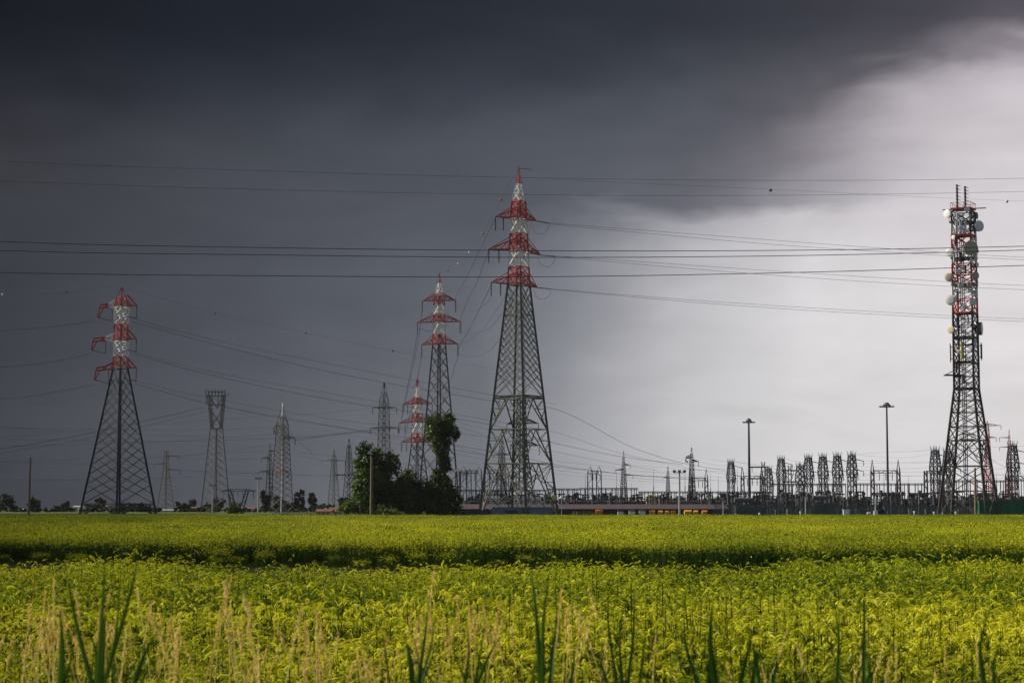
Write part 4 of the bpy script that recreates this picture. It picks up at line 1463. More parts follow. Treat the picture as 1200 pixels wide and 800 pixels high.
def tree(px, D, blobs_px, label, n, leaf, m="leaf_dark", name="tree", cat="tree", group=None, trunk=.3, seed=1, ivy=False):
    """blobs_px: (x, y, rx, ry) in photo px, turned into real ellipsoids round the trunk"""
    rnd = np.random.default_rng(seed)
    g = ground_pt(px, D)
    k = D / F
    r = empty(name, g, label, cat, group)
    bl = []
    for i, (x, y, rx, ry) in enumerate(blobs_px):
        z = P(x, y, D).z
        dy = rnd.uniform(-.4, .4) * rx * k
        bl.append(((P(x, y, D).x - g.x, dy, z), rx * k, rx * k * .9, ry * k))
    b = MB()
    leaves(b, bl, n, leaf, m, rnd)
    b.build("crown", r)
    b = MB()
    top = max(bl, key=lambda q: q[0][2])
    base = Vector((0, 0, 0))
    tz = top[0][2]
    mid = Vector((top[0][0] * .4, 0, tz * .5))
    b.tube([base, mid, Vector(top[0])], [trunk, trunk * .7, trunk * .25], "bark", 7)
    for q in bl:
        if q is top: continue
        c = Vector(q[0])
        s = Vector((mid.x * .4, 0, min(c.z * .5, tz * .35)))
        b.tube([s, s.lerp(c, .5) + Vector((0, 0, .2)), c], [trunk * .5, trunk * .35, trunk * .12], "bark", 5)
    b.build("trunk", r)
    return r


GT = "trees of the clump at the field edge"
tree(441, 326, [(430, 532, 13, 12), (424, 553, 10, 10), (442, 545, 17, 16), (456, 548, 11, 16), (438, 570, 24, 20), (455, 580, 22, 20), (432, 590, 20, 14)],
     "broad dark tree at the left of the clump, behind the wooden pole", 16000, .4, "leaf_dark", group=GT, trunk=.45, seed=3)
tree(423, 323, [(421, 541, 6, 7), (427, 560, 8, 9), (421, 572, 7, 8), (430, 585, 10, 8)],
     "brighter green tree on the left flank of the clump, left of the wooden pole", 3000, .42, "leaf_mid", group=GT, trunk=.2, seed=4)
tree(478, 328, [(478, 565, 13, 13), (469, 578, 12, 14), (488, 578, 12, 14), (478, 592, 20, 13)],
     "rounded dark tree in the middle of the clump", 7500, .4, "leaf_dark", group=GT, trunk=.35, seed=5)
tree(518.5, 330, [(516, 505, 16, 14), (506, 497, 9, 8), (530, 507, 9, 8), (521, 492, 10, 8), (511, 513, 9, 7), (517, 526, 9, 9), (521, 543, 7, 11), (515, 556, 8, 9), (519, 568, 10, 9)],
     "tall ivy covered tree with a round tuft on top, right of the clump", 10000, .4, "leaf_dark", group=GT, trunk=.4, seed=6)
tree(514, 327, [(512, 575, 17, 14), (525, 585, 15, 15), (502, 588, 16, 14), (520, 594, 18, 10)],
     "bushy dark undergrowth tree round the foot of the ivy covered tree", 10000, .4, "leaf_dark", group=GT, trunk=.25, seed=7)
tree(408, 325, [(407, 594, 8, 6), (413, 598, 8, 5), (402, 598, 6, 4)], "light green bush left of the wooden pole by the clump", 1600, .36, "leaf_mid", "bush", "bush", None, .08, 8)
tree(446, 318, [(446, 598, 7, 5), (455, 600, 9, 4), (465, 601, 8, 4)], "light green bush right of the wooden pole by the clump", 1500, .36, "leaf_mid", "bush", "bush", None, .08, 9)
tree(275.5, 420, [(275, 594, 6, 6), (276, 599, 7, 5)], "round green bush at the left below the slanting portal", 1400, .45, "leaf_mid", "bush", "bush", None, .08, 10)
GF = "distant trees along the horizon"
far = [(9, 700, [(3, 589, 11, 9), (13, 590, 9, 9)], "big dark round tree at the left edge of the view"),
       (39, 800, [(39, 592, 6, 6)], "small dark tree just right of the far left wooden pole"),
       (77, 760, [(77, 594, 4, 5)], "small tree left of the left painted pylon"), (68, 800, [(68, 595, 5, 3)], "low shrubby tree left of the first white house"),
       (106, 820, [(104, 594, 9, 3.5)], "low wide tree between the two white houses"), (117, 800, [(118, 590, 6, 5)], "brownish tree behind the second white house"),
       (150, 810, [(150, 594, 9, 4)], "low wide tree under the left painted pylon"), (168, 800, [(168, 594.5, 9, 4)], "low tree right of the left painted pylon's legs"),
       (214, 760, [(214, 594, 7, 5)], "round dark tree at the foot of the yellowed far pylon"), (226, 780, [(226, 590.5, 3.5, 4)], "small round tree beside the red roofed farm"),
       (246, 740, [(246, 595, 9, 4)], "low leafy tree at the crowned beige tower's foot"), (255, 760, [(256, 589, 7, 4)], "dark tree inside the legs of the crowned beige tower"),
       (311, 620, [(311, 584, 5, 8), (311, 592, 5, 7)], "columnar dark tree left of the pale pylon with the duct"),
       (326, 640, [(326, 586, 5, 4), (328, 592, 7, 5)], "dark tree in the base of the pale pylon"), (340, 700, [(340, 594, 6, 4)], "low tree left of the poplars"),
       (348.5, 720, [(348.5, 583, 2.4, 8), (348.5, 591, 2.6, 6)], "left one of the two joined poplars"), (353.5, 722, [(353.5, 581, 2.6, 8), (353.5, 590, 3, 7)], "right one of the two joined poplars"),
       (366, 720, [(366, 583, 3.6, 8), (366, 591, 4, 7)], "single poplar right of the joined pair"), (378, 800, [(378, 594, 12, 3)], "low hedge like tree right of the single poplar"),
       (404, 640, [(404, 591, 6, 6)], "round dark tree left of the clump, below the dark far pylon")]
for i, (px, D, bl, lab) in enumerate(far):
    tree(px, D, bl, lab, 1100, 1.0, "leaf_far", group=GF, trunk=.25, seed=20 + i)
for i, (x0, x1, y0, y1, lab) in enumerate(((655, 760, 588, 586.5, "low block added for the dark interior under the rails, behind the white bins"), (768, 905, 588, 586.5, "low block added for the dark interior under the rails, left of the green armed masts"),
                                          (912, 1016, 587.5, 586, "low block added for the dark interior under the rails, behind the even row of towers"), (1046, 1140, 587, 585, "low block added for the dark interior under the rails, left of the communications tower"))):
    shed(x0, x1, y0, y1, 452, "steel_rust", "navy", lab, 7, "dark_filler_block", 10)  # dark blocks added to stand in for the gloom beneath the busbar rails
for i, (x0, x1, yt, D, lab) in enumerate(((18, 62, 597, 640, "long low dark hedge round the far left wooden pole"), (60, 104, 596.5, 655, "low dark hedge reaching the left painted pylon's near leg"),
                                     (102, 150, 596, 650, "dark hedge through the base of the left painted pylon"), (148, 188, 596.5, 640, "dark hedge left of the long white barn"),
                                     (204, 252, 596, 660, "dark hedge behind the crowned beige tower's foot"), (250, 300, 596.5, 650, "dark hedge behind the round green bush"),
                                     (298, 350, 596, 640, "dark hedge behind the pale pylon's foot"), (348, 410, 595.5, 660, "dark hedge behind the red roofed farmhouse"))):
    n_ = int((x1 - x0) / 7)
    tree((x0 + x1) / 2, D, [(x0 + (x1 - x0) * (q + .5) / n_, (yt + 600) / 2 + rr.uniform(-1, 1), 6, (600 - yt) * .7) for q in range(n_)], lab, 1500, .8, "leaf_far", "hedge", "hedge", "hedges along the horizon", .08, 140 + i)
for i in range(44):                                      # trees behind the yard
    px = 545 + i * 15 + rr.uniform(-6, 6)
    D = 560 + rr.uniform(-25, 60)
    h = rr.uniform(10, 17)
    tree(px, D, [(px, 596 - h * .55, rr.uniform(9, 14), h * .55), (px + rr.uniform(-5, 5), 594, 12, 6)],
         "dark tree of the belt behind the substation yard", 700, 1.0, "leaf_far", group="tree belt behind the substation", trunk=.25, seed=60 + i)

# farm houses far left
def house(px0, px1, ye, yr, D, wall, roof, label):
    shed(px0, px1, ye, yr, D, wall, roof, label, 8, "farm_house", 3, "house")
house(86, 94.5, 593.5, 592.3, 700, "boxwhite", "concrete", "small white house seen left inside the base of the left painted pylon")
house(119, 123.5, 593, 592, 690, "boxwhite", "roof_red", "bright narrow white house in the middle of the left painted pylon's base")
house(80, 106, 597, 596.3, 710, "plaster", "roof_red", "long low pale farm building left of the left painted pylon's base")
house(184, 207, 597.5, 596.5, 690, "plaster", "concrete", "long white barn at the foot of the yellowed far pylon")
house(218, 243, 596, 593.5, 760, "roof_red", "roof_red", "red brick farm building left of the crowned beige tower")
house(283, 303, 596, 594, 740, "plaster", "roof_red", "red roofed building right of the slanting portal")
house(19, 25, 597, 596, 700, "plaster", "concrete", "tiny pale hut left of the far left wooden pole")
house(371, 387, 599.5, 596, 480, "plaster", "roof_red", "red roofed farmhouse left of the clump")
house(386, 400, 599.5, 594, 520, "plaster", "roof_red", "taller red roofed house next to the farmhouse left of the clump")
r = empty("paddock_fence", ground_pt(320, 420), "thin paddock fence of upright posts before the farmhouse", "fence")
b = MB()
L = ground_pt(418, 420).x - ground_pt(320, 420).x
for i in range(30):
    b.beam((L * i / 29, 0, 0), (L * i / 29, 0, 1.45), .09, "steel_beige", caps=True)
b.build("posts", r)
b = MB(); b.beam((0, 0, 1.3), (L, 0, 1.3), .05, "steel_beige"); b.beam((0, 0, .8), (L, 0, .8), .05, "steel_beige"); b.build("rails", r)

# ------------------------------------------------------------------ ground
def ground():
    m, t, bs = nt("soil")
    L = t.links.new
    geo = t.nodes.new("ShaderNodeNewGeometry")
    n = t.nodes.new("ShaderNodeTexNoise"); n.inputs["Scale"].default_value = .05; n.inputs["Detail"].default_value = 8
    L(geo.outputs["Position"], n.inputs["Vector"])
    r = t.nodes.new("ShaderNodeMix"); r.data_type = "RGBA"
    r.inputs["A"].default_value = (.012, .018, .004, 1); r.inputs["B"].default_value = (.035, .045, .010, 1)
    L(n.outputs["Fac"], r.inputs["Factor"]); L(r.outputs["Result"], bs.inputs["Base Color"])
    bs.inputs["Roughness"].default_value = 1.0; bs.inputs["Specular IOR Level"].default_value = .05
    M["soil"] = m
    b = MB()
    b.add([(-6000, -300, 0), (6000, -300, 0), (6000, 9000, 0), (-6000, 9000, 0)], [(0, 1, 2, 3)], "soil")
    tag(b.build("ground"), kind="structure")
ground()

# the next fields beyond the barley: a low crop block with an uneven top
M["crop"] = leafmat("far_crop", (.025, .045, .004), (.075, .11, .008), .1, .8, .06)
def far_crop(x0, x1, y0, y1, h, nm="far_field"):
    nx, ny = 120, 60
    vs = []
    for j in range(ny + 1):
        for i in range(nx + 1):
            x = x0 + (x1 - x0) * i / nx; y = y0 + (y1 - y0) * j / ny
            e = 0 if j in (0, ny) or i in (0, nx) else h * (1 + .08 * math.sin(x * .31 + y * .17) + .05 * random.uniform(-1, 1))
            vs.append((x, y + random.uniform(-.5, .5), e if e else 0.01))
    fs = [(j * (nx + 1) + i, j * (nx + 1) + i + 1, (j + 1) * (nx + 1) + i + 1, (j + 1) * (nx + 1) + i) for j in range(ny) for i in range(nx)]
    b = MB(); b.add(vs, fs, "crop")
    tag(b.build(nm), "flat green crop field beyond the barley at the left", "field", None, "stuff")
far_crop(-420, -45, 362, 980, .8)

# ------------------------------------------------------------------ barley
def ribbon(vs, fs, pts, ws, side):
    o = len(vs)
    for p, w in zip(pts, ws):
        vs.append(p - side * w / 2); vs.append(p + side * w / 2)
    for i in range(len(pts) - 1):
        fs.append((o + 2 * i, o + 2 * i + 1, o + 2 * i + 3, o + 2 * i + 2))


def barley_patch(name, size, n, fine, seed, leafy=.8, kind=""):
    rnd = random.Random(seed)
    b = MB()
    parts = {k: ([], []) for k in ("stem", "blade", "ear", "awn")}
    for _ in range(n):
        x, y = rnd.uniform(-size / 2, size / 2), rnd.uniform(-size / 2, size / 2)
        H = rnd.gauss(.73, .12) + (.09 if rnd.random() < .04 else 0)
        az = rnd.gauss(-.3, 1.3)
        d = Vector((cos(az), sin(az), 0))
        side = Vector((-d.y, d.x, 0))
        lean = rnd.uniform(.02, .12)
        base = Vector((x, y, 0))
        top = base + d * lean + Vector((0, 0, H))
        w = .005 if fine else .010
        ribbon(*parts["stem"], [base + Vector((0, 0, .1 if fine else .4)), base + d * lean * .5 + Vector((0, 0, H * .6)), top], [w, w, w], side)
        # ear: bends over from the top of the stem
        bend = rnd.uniform(1.0, 2.5)
        L = rnd.uniform(.06, .085)
        pts = [top]
        seg = 4 if fine else 2
        a = .2
        for i in range(seg):
            a = .25 + bend * (i + 1) / seg
            pts.append(pts[-1] + (d * sin(a) + Vector((0, 0, cos(a)))) * L / seg)
        ew = .0145 if fine else .032
        ws = [ew * .5] + [ew] * (seg - 1) + [ew * .5]
        ribbon(*parts["ear"], pts, ws, side)
        if fine:
            nrm = (d * cos(a) - Vector((0, 0, sin(a))))
            ribbon(*parts["ear"], pts, [q * .8 for q in ws], nrm)
        na = 9 if fine else 3
        for i in range(na):
            t = i / max(1, na - 1)
            p0 = pts[1 + int(t * (seg - 1) * .99)] if seg > 1 else pts[1]
            a2 = a + rnd.uniform(-.3, .12)
            al = rnd.uniform(.06, .105)
            dd = (d * sin(a2) + Vector((0, 0, cos(a2))) + side * rnd.uniform(-.24, .24)).normalized()
            p1 = p0 + dd * al
            aw = .0017 if fine else .008
            vs, fs = parts["awn"]
            o = len(vs)
            sd = dd.cross(Vector((rnd.uniform(-1, 1), rnd.uniform(-1, 1), .3))).normalized()
            vs += [p0 - sd * aw, p0 + sd * aw, p1]
            fs.append((o, o + 1, o + 2))
        for _l in range(1 if leafy <= 1 else 2):
            if rnd.random() < leafy:
                az2 = rnd.uniform(0, 2 * pi)
                e = Vector((cos(az2), sin(az2), 0)); s2 = Vector((-e.y, e.x, 0))
                h0 = rnd.uniform(.25, .58 if leafy <= 1 else .64)
                ln = rnd.uniform(.12, .22)
                p = base + Vector((0, 0, h0))
                up = rnd.uniform(.5, 1.1)
                pp = [p, p + e * ln * .45 + Vector((0, 0, ln * .6 * up)), p + e * ln * .85 + Vector((0, 0, ln * .75 * up)), p + e * ln * 1.2 + Vector((0, 0, ln * .45 * up))]
                lw = .012 if fine else .022
                ribbon(*parts["blade"], pp if fine else pp[::1], [lw * .6, lw, lw * .8, .001], s2)
    for k, (vs, fs) in parts.items():
        b.add(vs, fs, k + kind if k in ("ear", "awn") and kind else k)
    me = b.mesh(name)
    return bpy.data.objects.new(name, me)


def make_coll(name, objs):
    c = bpy.data.collections.new(name)
    for o in objs:
        c.objects.link(o)
    return c


def scatter(name, pts, rots, scales, coll, label):
    me = bpy.data.meshes.new(name)
    me.from_pydata([tuple(p) for p in pts], [], [])
    a = me.attributes.new("rot", "FLOAT_VECTOR", "POINT"); a.data.foreach_set("vector", np.array(rots, dtype=np.float32).ravel())
    a = me.attributes.new("scl", "FLOAT_VECTOR", "POINT"); a.data.foreach_set("vector", np.array(scales, dtype=np.float32).ravel())
    o = bpy.data.objects.new(name, me)
    C.objects.link(o)
    g = bpy.data.node_groups.new(name + "_nodes", "GeometryNodeTree")
    g.interface.new_socket("Geometry", in_out="INPUT", socket_type="NodeSocketGeometry")
    g.interface.new_socket("Geometry", in_out="OUTPUT", socket_type="NodeSocketGeometry")
    gi, go = g.nodes.new("NodeGroupInput"), g.nodes.new("NodeGroupOutput")
    iop = g.nodes.new("GeometryNodeInstanceOnPoints")
    ci = g.nodes.new("GeometryNodeCollectionInfo")
    ci.inputs["Collection"].default_value = coll
    ci.inputs["Separate Children"].default_value = True
    ci.inputs["Reset Children"].default_value = True
    iop.inputs["Pick Instance"].default_value = True
    def attr(nm):
        n = g.nodes.new("GeometryNodeInputNamedAttribute"); n.data_type = "FLOAT_VECTOR"; n.inputs["Name"].default_value = nm; return n.outputs["Attribute"]
    e2r = g.nodes.new("FunctionNodeEulerToRotation")
    L = g.links.new
    L(gi.outputs[0], iop.inputs["Points"])
    L(ci.outputs[0], iop.inputs["Instance"])
    L(attr("rot"), e2r.inputs[0])
    L(e2r.outputs[0], iop.inputs["Rotation"])
    L(attr("scl"), iop.inputs["Scale"])
    L(iop.outputs[0], go.inputs[0])
    md = o.modifiers.new("scatter", "NODES")
    md.node_group = g
    tag(o, label, "crop", None, "stuff")
    return o


def blotch(x, y):
    """irregular spots where the stand is thin or has been pressed down"""
    v = sin(x * .83 + 1.7 * sin(y * .29 + .5)) + sin(y * .61 + 1.9 * sin(x * .37)) + .6 * sin(x * 1.9 - y * 1.3)
    return -.17 if v > 1.75 else (-.07 if v > 1.3 else 0)


def undul(x, y):
    """gentle rise and fall of the crop height, with a hollow between 19 and 30 m"""
    yy = y + 1.2 * sin(x * .5) + .6 * sin(x * 1.3 + 1)
    h = .10 * max(0, 1 - abs(yy - 16.5) / 3.5) - .17 * max(0, 1 - abs(yy - 25) / 7) - (.09 * min(1, (yy - 32.5) / 3) if 32.5 < yy < 42 else 0)
    return (h + 1 + .08 * sin(x * .9 + 2 * sin(y * .31)) * sin(y * .7 + x * .2) + .05 * sin(x * .42 + 1.3 * sin(y * .13)) + .055 * sin(y * .36 + .8 * sin(x * .23)) + .03 * sin(x * 1.1 + y * .9))


fine = make_coll("barley_fine", [barley_patch("barley_plants", 1.1, 175, True, s) for s in range(7)])
ripe = make_coll("barley_ripe", [barley_patch("barley_ripe_plants", 1.1, 195, True, 80 + s, .8, "_ripe") for s in range(6)])
lush = make_coll("barley_lush", [barley_patch("barley_green_plants", 1.1, 135, True, 30 + s, 1.4, "_green") for s in range(6)])
coarse = make_coll("barley_coarse", [barley_patch("barley_sward", 2.2, 300, False, 50 + s) for s in range(5)])


def far_edge(x):
    return 60.5 - .36 * x + 1.1 * sin(x * .7) + .7 * sin(x * 1.9 + 1)


def near_edge(x):
    return 36.6 + .5 * sin(x * .8 + 2) + .3 * sin(x * 2.3)


pts, rots, scs = [], [], []
lp = ([], [], [])
rp = ([], [], [])
def put(x, y, s, zs):
    edge_ = 20 + 1.2 * sin(x * .5) + .6 * sin(x * 1.3 + 1)
    if edge_ < y < 33 + 2 * sin(x * .4) and random.random() < .72:
        lp[0].append((x, y, 0)); lp[1].append((0, 0, random.uniform(0, 6.28))); lp[2].append((s, s, zs))
        return
    if y < edge_ and random.random() < .8:
        rp[0].append((x, y, 0)); rp[1].append((0, 0, random.uniform(0, 6.28))); rp[2].append((s, s, zs))
        return
    pts.append((x, y, 0)); rots.append((0, 0, random.choice((0, .4, -.4, .8, -.8, 2.9, 3.4)) + random.uniform(-.2, .2))); scs.append((s, s, zs))
y = 9.5
while y < 40.5:
    hw = y * .2571 * 1.15 + 3
    x = -hw
    while x < hw:
        xx, yy = x + random.uniform(-.15, .15), y + random.uniform(-.15, .15)
        if yy < near_edge(xx):
            if random.random() > .03:
                put(xx, yy, random.uniform(.95, 1.15), undul(xx, yy) * random.uniform(.88, 1.06) + blotch(xx, yy))
        x += .92
    y += .92
scatter("barley_field", pts, rots, scs, fine, "yellow green bearded barley filling the foreground up to the dark gap")
scatter("barley_field", *lp, lush, "leafier darker green barley in the hollow before the dark gap")
scatter("barley_field", *rp, ripe, "riper bright yellow barley along the bottom of the view")
pts, rots, scs = [], [], []
y = 50.0
while y < 92:
    hw = y * .2571 * 1.12 + 4
    x = -hw
    while x < hw:
        xx, yy = x + random.uniform(-.15, .15), y + random.uniform(-.15, .15)
        if yy > far_edge(xx):
            put(xx, yy, random.uniform(.95, 1.15), max(undul(xx, yy) * random.uniform(.90, 1.05), .98 if yy < far_edge(xx) + 2.5 else 0) + (blotch(xx, yy) if yy > far_edge(xx) + 2.5 else .04))
        x += .95
    y += .95
# tufts in the gap, at the foot of the crop face
for _ in range(30):
    x = random.uniform(-22, 22)
    put(x, far_edge(x) - random.uniform(.2, 1.6), .5, random.uniform(.35, .75))
scatter("barley_field", pts, rots, scs, fine, "barley beyond the dark gap, its shaded stems showing along the edge")
coarse_ripe = make_coll("barley_coarse_ripe", [barley_patch("barley_ripe_sward", 2.2, 330, False, 60 + q, .5, "_ripe") for q in range(4)])
coarse_green = make_coll("barley_coarse_green", [barley_patch("barley_green_sward", 2.2, 280, False, 70 + q, 1.4, "_green") for q in range(4)])
sets = [([], [], []), ([], [], []), ([], [], [])]
y = 93.0
while y < 332:
    hw = y * .2571 * 1.1 + 6
    x = -hw
    while x < hw:
        xx, yy = x + random.uniform(-.3, .3), y + random.uniform(-.3, .3)
        v = sin(xx * .09 + 1.3 * sin(yy * .05)) + .8 * sin(yy * .11 + .9 * sin(xx * .07)) + random.uniform(-.7, .7)
        v += 1.0 if yy < 165 else (-.9 if yy > 225 else 0)
        q = sets[1] if v > .9 else (sets[2] if v < -.8 else sets[0])
        q[0].append((xx, yy, 0))
        q[1].append((0, 0, random.choice((0, .4, -.4, .8, -.8, 2.9, 3.4)) + random.uniform(-.2, .2)))
        sc_ = random.uniform(.95, 1.1)
        q[2].append((sc_, sc_, (undul(xx * .6, yy * .5) * random.uniform(.86, 1.05) + blotch(xx * .5, yy * .35)) * .92))
        x += 1.95
    y += 1.95 if y < 200 else 2.05
scatter("barley_field", *sets[0], coarse, "distant smooth part of the barley field reaching to the substation")
scatter("barley_field", *sets[1], coarse_ripe, "paler yellow patches in the distant part of the barley field")
scatter("barley_field", *sets[2], coarse_green, "greener patches in the far part of the barley field near the substation")

# ------------------------------------------------------------------ reeds and dry grass in the foreground
def reed(px, D, blades, label, seed):
    """blades: (tip x, tip y, base x, width px) in photo px; rooted in the ground"""
    rnd = random.Random(seed)
    g = ground_pt(px, D)
    b = MB()
    vs, fs = [], []
    blades = list(blades) + [(px + rnd.uniform(-28, 28), rnd.uniform(735, 790), px + rnd.uniform(-20, 20), rnd.uniform(2, 3.8)) for _ in range(5)]
    for tx, ty, bx, w in blades:
        tip = P(tx, ty, D) - g
        dd = rnd.uniform(-.2, .2)
        tip.y = dd
        root = Vector((P(bx, 800, D).x - g.x, 0, 0))
        root.x = root.x * .9
        low = Vector((P(bx, 800, D).x - g.x, dd * .5, P(bx, 800, D).z))
        W = w * D / F
        W *= .76
        vis = spline([low, low.lerp(tip, .5) + Vector((rnd.uniform(-.012, .012), .02, 0)), tip], 24)
        pts = [root, root.lerp(low, .5)] + vis
        n = len(pts)
        yaw = rnd.uniform(-.5, .5)
        side = Vector((cos(yaw), sin(yaw), 0))
        ws = [W * .8, W * .9] + [W * (1 - (i / (len(vis) - 1)) ** 1.7) + .0006 for i in range(len(vis))]
        o = len(vs)
        fold = Vector((-side.y, side.x, 0))
        for p, ww in zip(pts, ws):              # folded blade: midrib set back
            vs += [p - side * ww / 2, p + fold * ww * .22, p + side * ww / 2]
        for i in range(n - 1):
            a = o + 3 * i
            fs += [(a, a + 1, a + 4, a + 3), (a + 1, a + 2, a + 5, a + 4)]
    b.add(vs, fs, "reed")
    tag(b.build("reed_plant", None, g), label, "reed", "green reed plants in the foreground")
reed(85, 5.6, [(88, 705, 80, 11), (78, 740, 76, 8)], "short broad reed leaves at the lower left, left of the tall reed", 1)
reed(122, 6.0, [(92, 655, 116, 8), (130, 640, 117, 8), (165, 640, 122, 8), (140, 700, 126, 9), (100, 730, 112, 6), (150, 665, 128, 5)], "tall reed fanning out at the lower left", 2)
reed(160, 5.4, [(181, 737, 155, 9)], "single dark reed leaf leaning right at the lower left", 3)
reed(493, 6.6, [(504, 695, 490, 6), (508, 720, 492, 5), (475, 750, 484, 6), (450, 730, 458, 4)], "thin reed left of the centre of the foreground", 4)
reed(556, 6.4, [(593, 737, 560, 6), (570, 720, 556, 4), (548, 720, 546, 4)], "small leaning reed just left of the tallest centre reed", 5)
reed(634, 6.0, [(621, 655, 634, 9), (645, 655, 636, 7), (654, 720, 646, 8), (672, 750, 668, 5)], "tallest reed with two broad leaves in the centre of the foreground", 6)
reed(722, 6.8, [(716, 680, 724, 5), (729, 700, 728, 5), (742, 690, 735, 5), (757, 738, 750, 4), (706, 755, 712, 5)], "wispy reed right of the centre with several thin leaves", 7)
reed(837, 5.8, [(834, 698, 837, 10), (808, 722, 820, 6), (880, 733, 866, 7), (838, 745, 832, 6)], "broad upright reed right of the wispy one", 8)
reed(890, 6.2, [(884, 752, 884, 6), (896, 760, 893, 6), (914, 765, 908, 6)], "cluster of short reed leaves beside the broad upright reed", 9)
reed(1015, 6.0, [(1018, 685, 1015, 7), (985, 705, 984, 6), (988, 765, 990, 6), (1008, 765, 1010, 5)], "slim tall reed in the right part of the foreground", 10)
reed(1147, 5.9, [(1144, 715, 1147, 8), (1158, 742, 1156, 5)], "rightmost reed with one dark broad leaf", 11)


def dry_grass():
    rnd = random.Random(11)
    b = MB()
    spots = []
    for x0, x1, n, ylo, yhi in ((35, 215, 46, 672, 750), (255, 295, 14, 650, 735), (350, 385, 8, 692, 740), (300, 470, 22, 725, 775), (478, 600, 24, 655, 745),
                                (655, 695, 10, 680, 740), (700, 1190, 18, 730, 790), (0, 40, 5, 715, 760)):
        for _ in range(n):
            spots.append((rnd.uniform(x0, x1), rnd.triangular(ylo, yhi, yhi - 8)))
    vs, fs = [], []
    for tx, ty in spots:
        D = rnd.uniform(7.5, 11)
        tip = P(tx, ty, D)
        root = Vector((tip.x + rnd.gauss(0, .26), tip.y + rnd.uniform(-.1, .1), 0))
        mid = root.lerp(tip, .6) + Vector((rnd.uniform(-.05, .05), 0, .02))
        pts = spline([root, mid, tip], 14)
        ribbon(vs, fs, pts, [.0055 * (1 - .6 * i / len(pts)) for i in range(len(pts))], Vector((1, .3, 0)).normalized())
        # feathery panicle
        n = rnd.randint(34, 60)
        L = rnd.uniform(.10, .24)
        for _ in range(n):
            t = rnd.random()
            k = (1 - t * L / (tip - mid).length)
            p = mid.lerp(tip, max(0, k))
            wd = .001 + .0034 * sin(pi * min(1, t + .1))
            p = p + Vector((rnd.gauss(0, wd), rnd.gauss(0, wd), rnd.gauss(0, .008)))
            dd = Vector((rnd.gauss(0, .22), rnd.gauss(0, .22), 1)).normalized() * rnd.uniform(.012, .024)
            s = Vector((rnd.uniform(-1, 1), rnd.uniform(-1, 1), 0)).normalized() * .003
            o = len(vs)
            vs += [p - dd * .5, p + s, p + dd * .5, p - s]
            fs.append((o, o + 1, o + 2, o + 3))
    b.add(vs, fs, "straw")
    tag(b.build("dry_grass"), "straw coloured feathery dry grass in front of the barley", "grass", None, "stuff")
dry_grass()

# ------------------------------------------------------------------ world: storm sky
SUN_EL, SUN_AZ = 33, -72          # azimuth measured from the view direction, negative = left
w = bpy.data.worlds.new("World")
S.world = w
w.use_nodes = True
t = w.node_tree
t.nodes.clear()
L = t.links.new
def N(tp, **kw):
    n = t.nodes.new(tp)
    for k, v in kw.items():
        setattr(n, k, v)
    return n
def math_(op, a, b=None, c=None, clamp=False):
    n = N("ShaderNodeMath", operation=op, use_clamp=clamp)
    for i, v in enumerate((a, b, c)):
        if v is None: continue
        if isinstance(v, (int, float)): n.inputs[i].default_value = v
        else: L(v, n.inputs[i])
    return n.outputs[0]
tc = N("ShaderNodeTexCoord")
sep = N("ShaderNodeSeparateXYZ")
L(tc.outputs["Generated"], sep.inputs[0])
X, Y, Z = sep.outputs
def noise(sc, det, mapping=(1, 1, 1), dist=0.0, off=(0, 0, 0)):
    mp = N("ShaderNodeMapping"); mp.inputs["Scale"].default_value = mapping; mp.inputs["Location"].default_value = off
    L(tc.outputs["Generated"], mp.inputs[0])
    n = N("ShaderNodeTexNoise"); n.inputs["Scale"].default_value = sc; n.inputs["Detail"].default_value = det; n.inputs["Distortion"].default_value = dist
    L(mp.outputs[0], n.inputs["Vector"])
    return n.outputs["Fac"]
az = math_("MULTIPLY", math_("ARCTAN2", X, Y), 180 / pi)       # degrees right of the view direction
el = math_("MULTIPLY", math_("ARCSINE", Z), 180 / pi)
n1 = noise(7, 5, (1, 1, 2.2), .6)
n2 = noise(18, 9, (1, 1, 2.8), .6, (3, 1, 2))
n3 = noise(4.0, 4, (1, 1, 2.0), .3, (7, 2, 5))
azw = math_("ADD", az, math_("MULTIPLY", math_("SUBTRACT", n1, .5), 3.0))
elw = math_("ADD", el, math_("ADD", math_("MULTIPLY", math_("SUBTRACT", n3, .5), 1.6), math_("MULTIPLY", math_("SUBTRACT", n2, .5), 1.5)))
def lin(c):
    return tuple(((v / 255) / 12.92 if v / 255 <= .04045 else ((v / 255 + .055) / 1.055) ** 2.4) for v in c) + (1,)
def a_of(px): return math.degrees(atan((px - 600) / F))
def e_of(py): return math.degrees(atan((596 - py) / F))
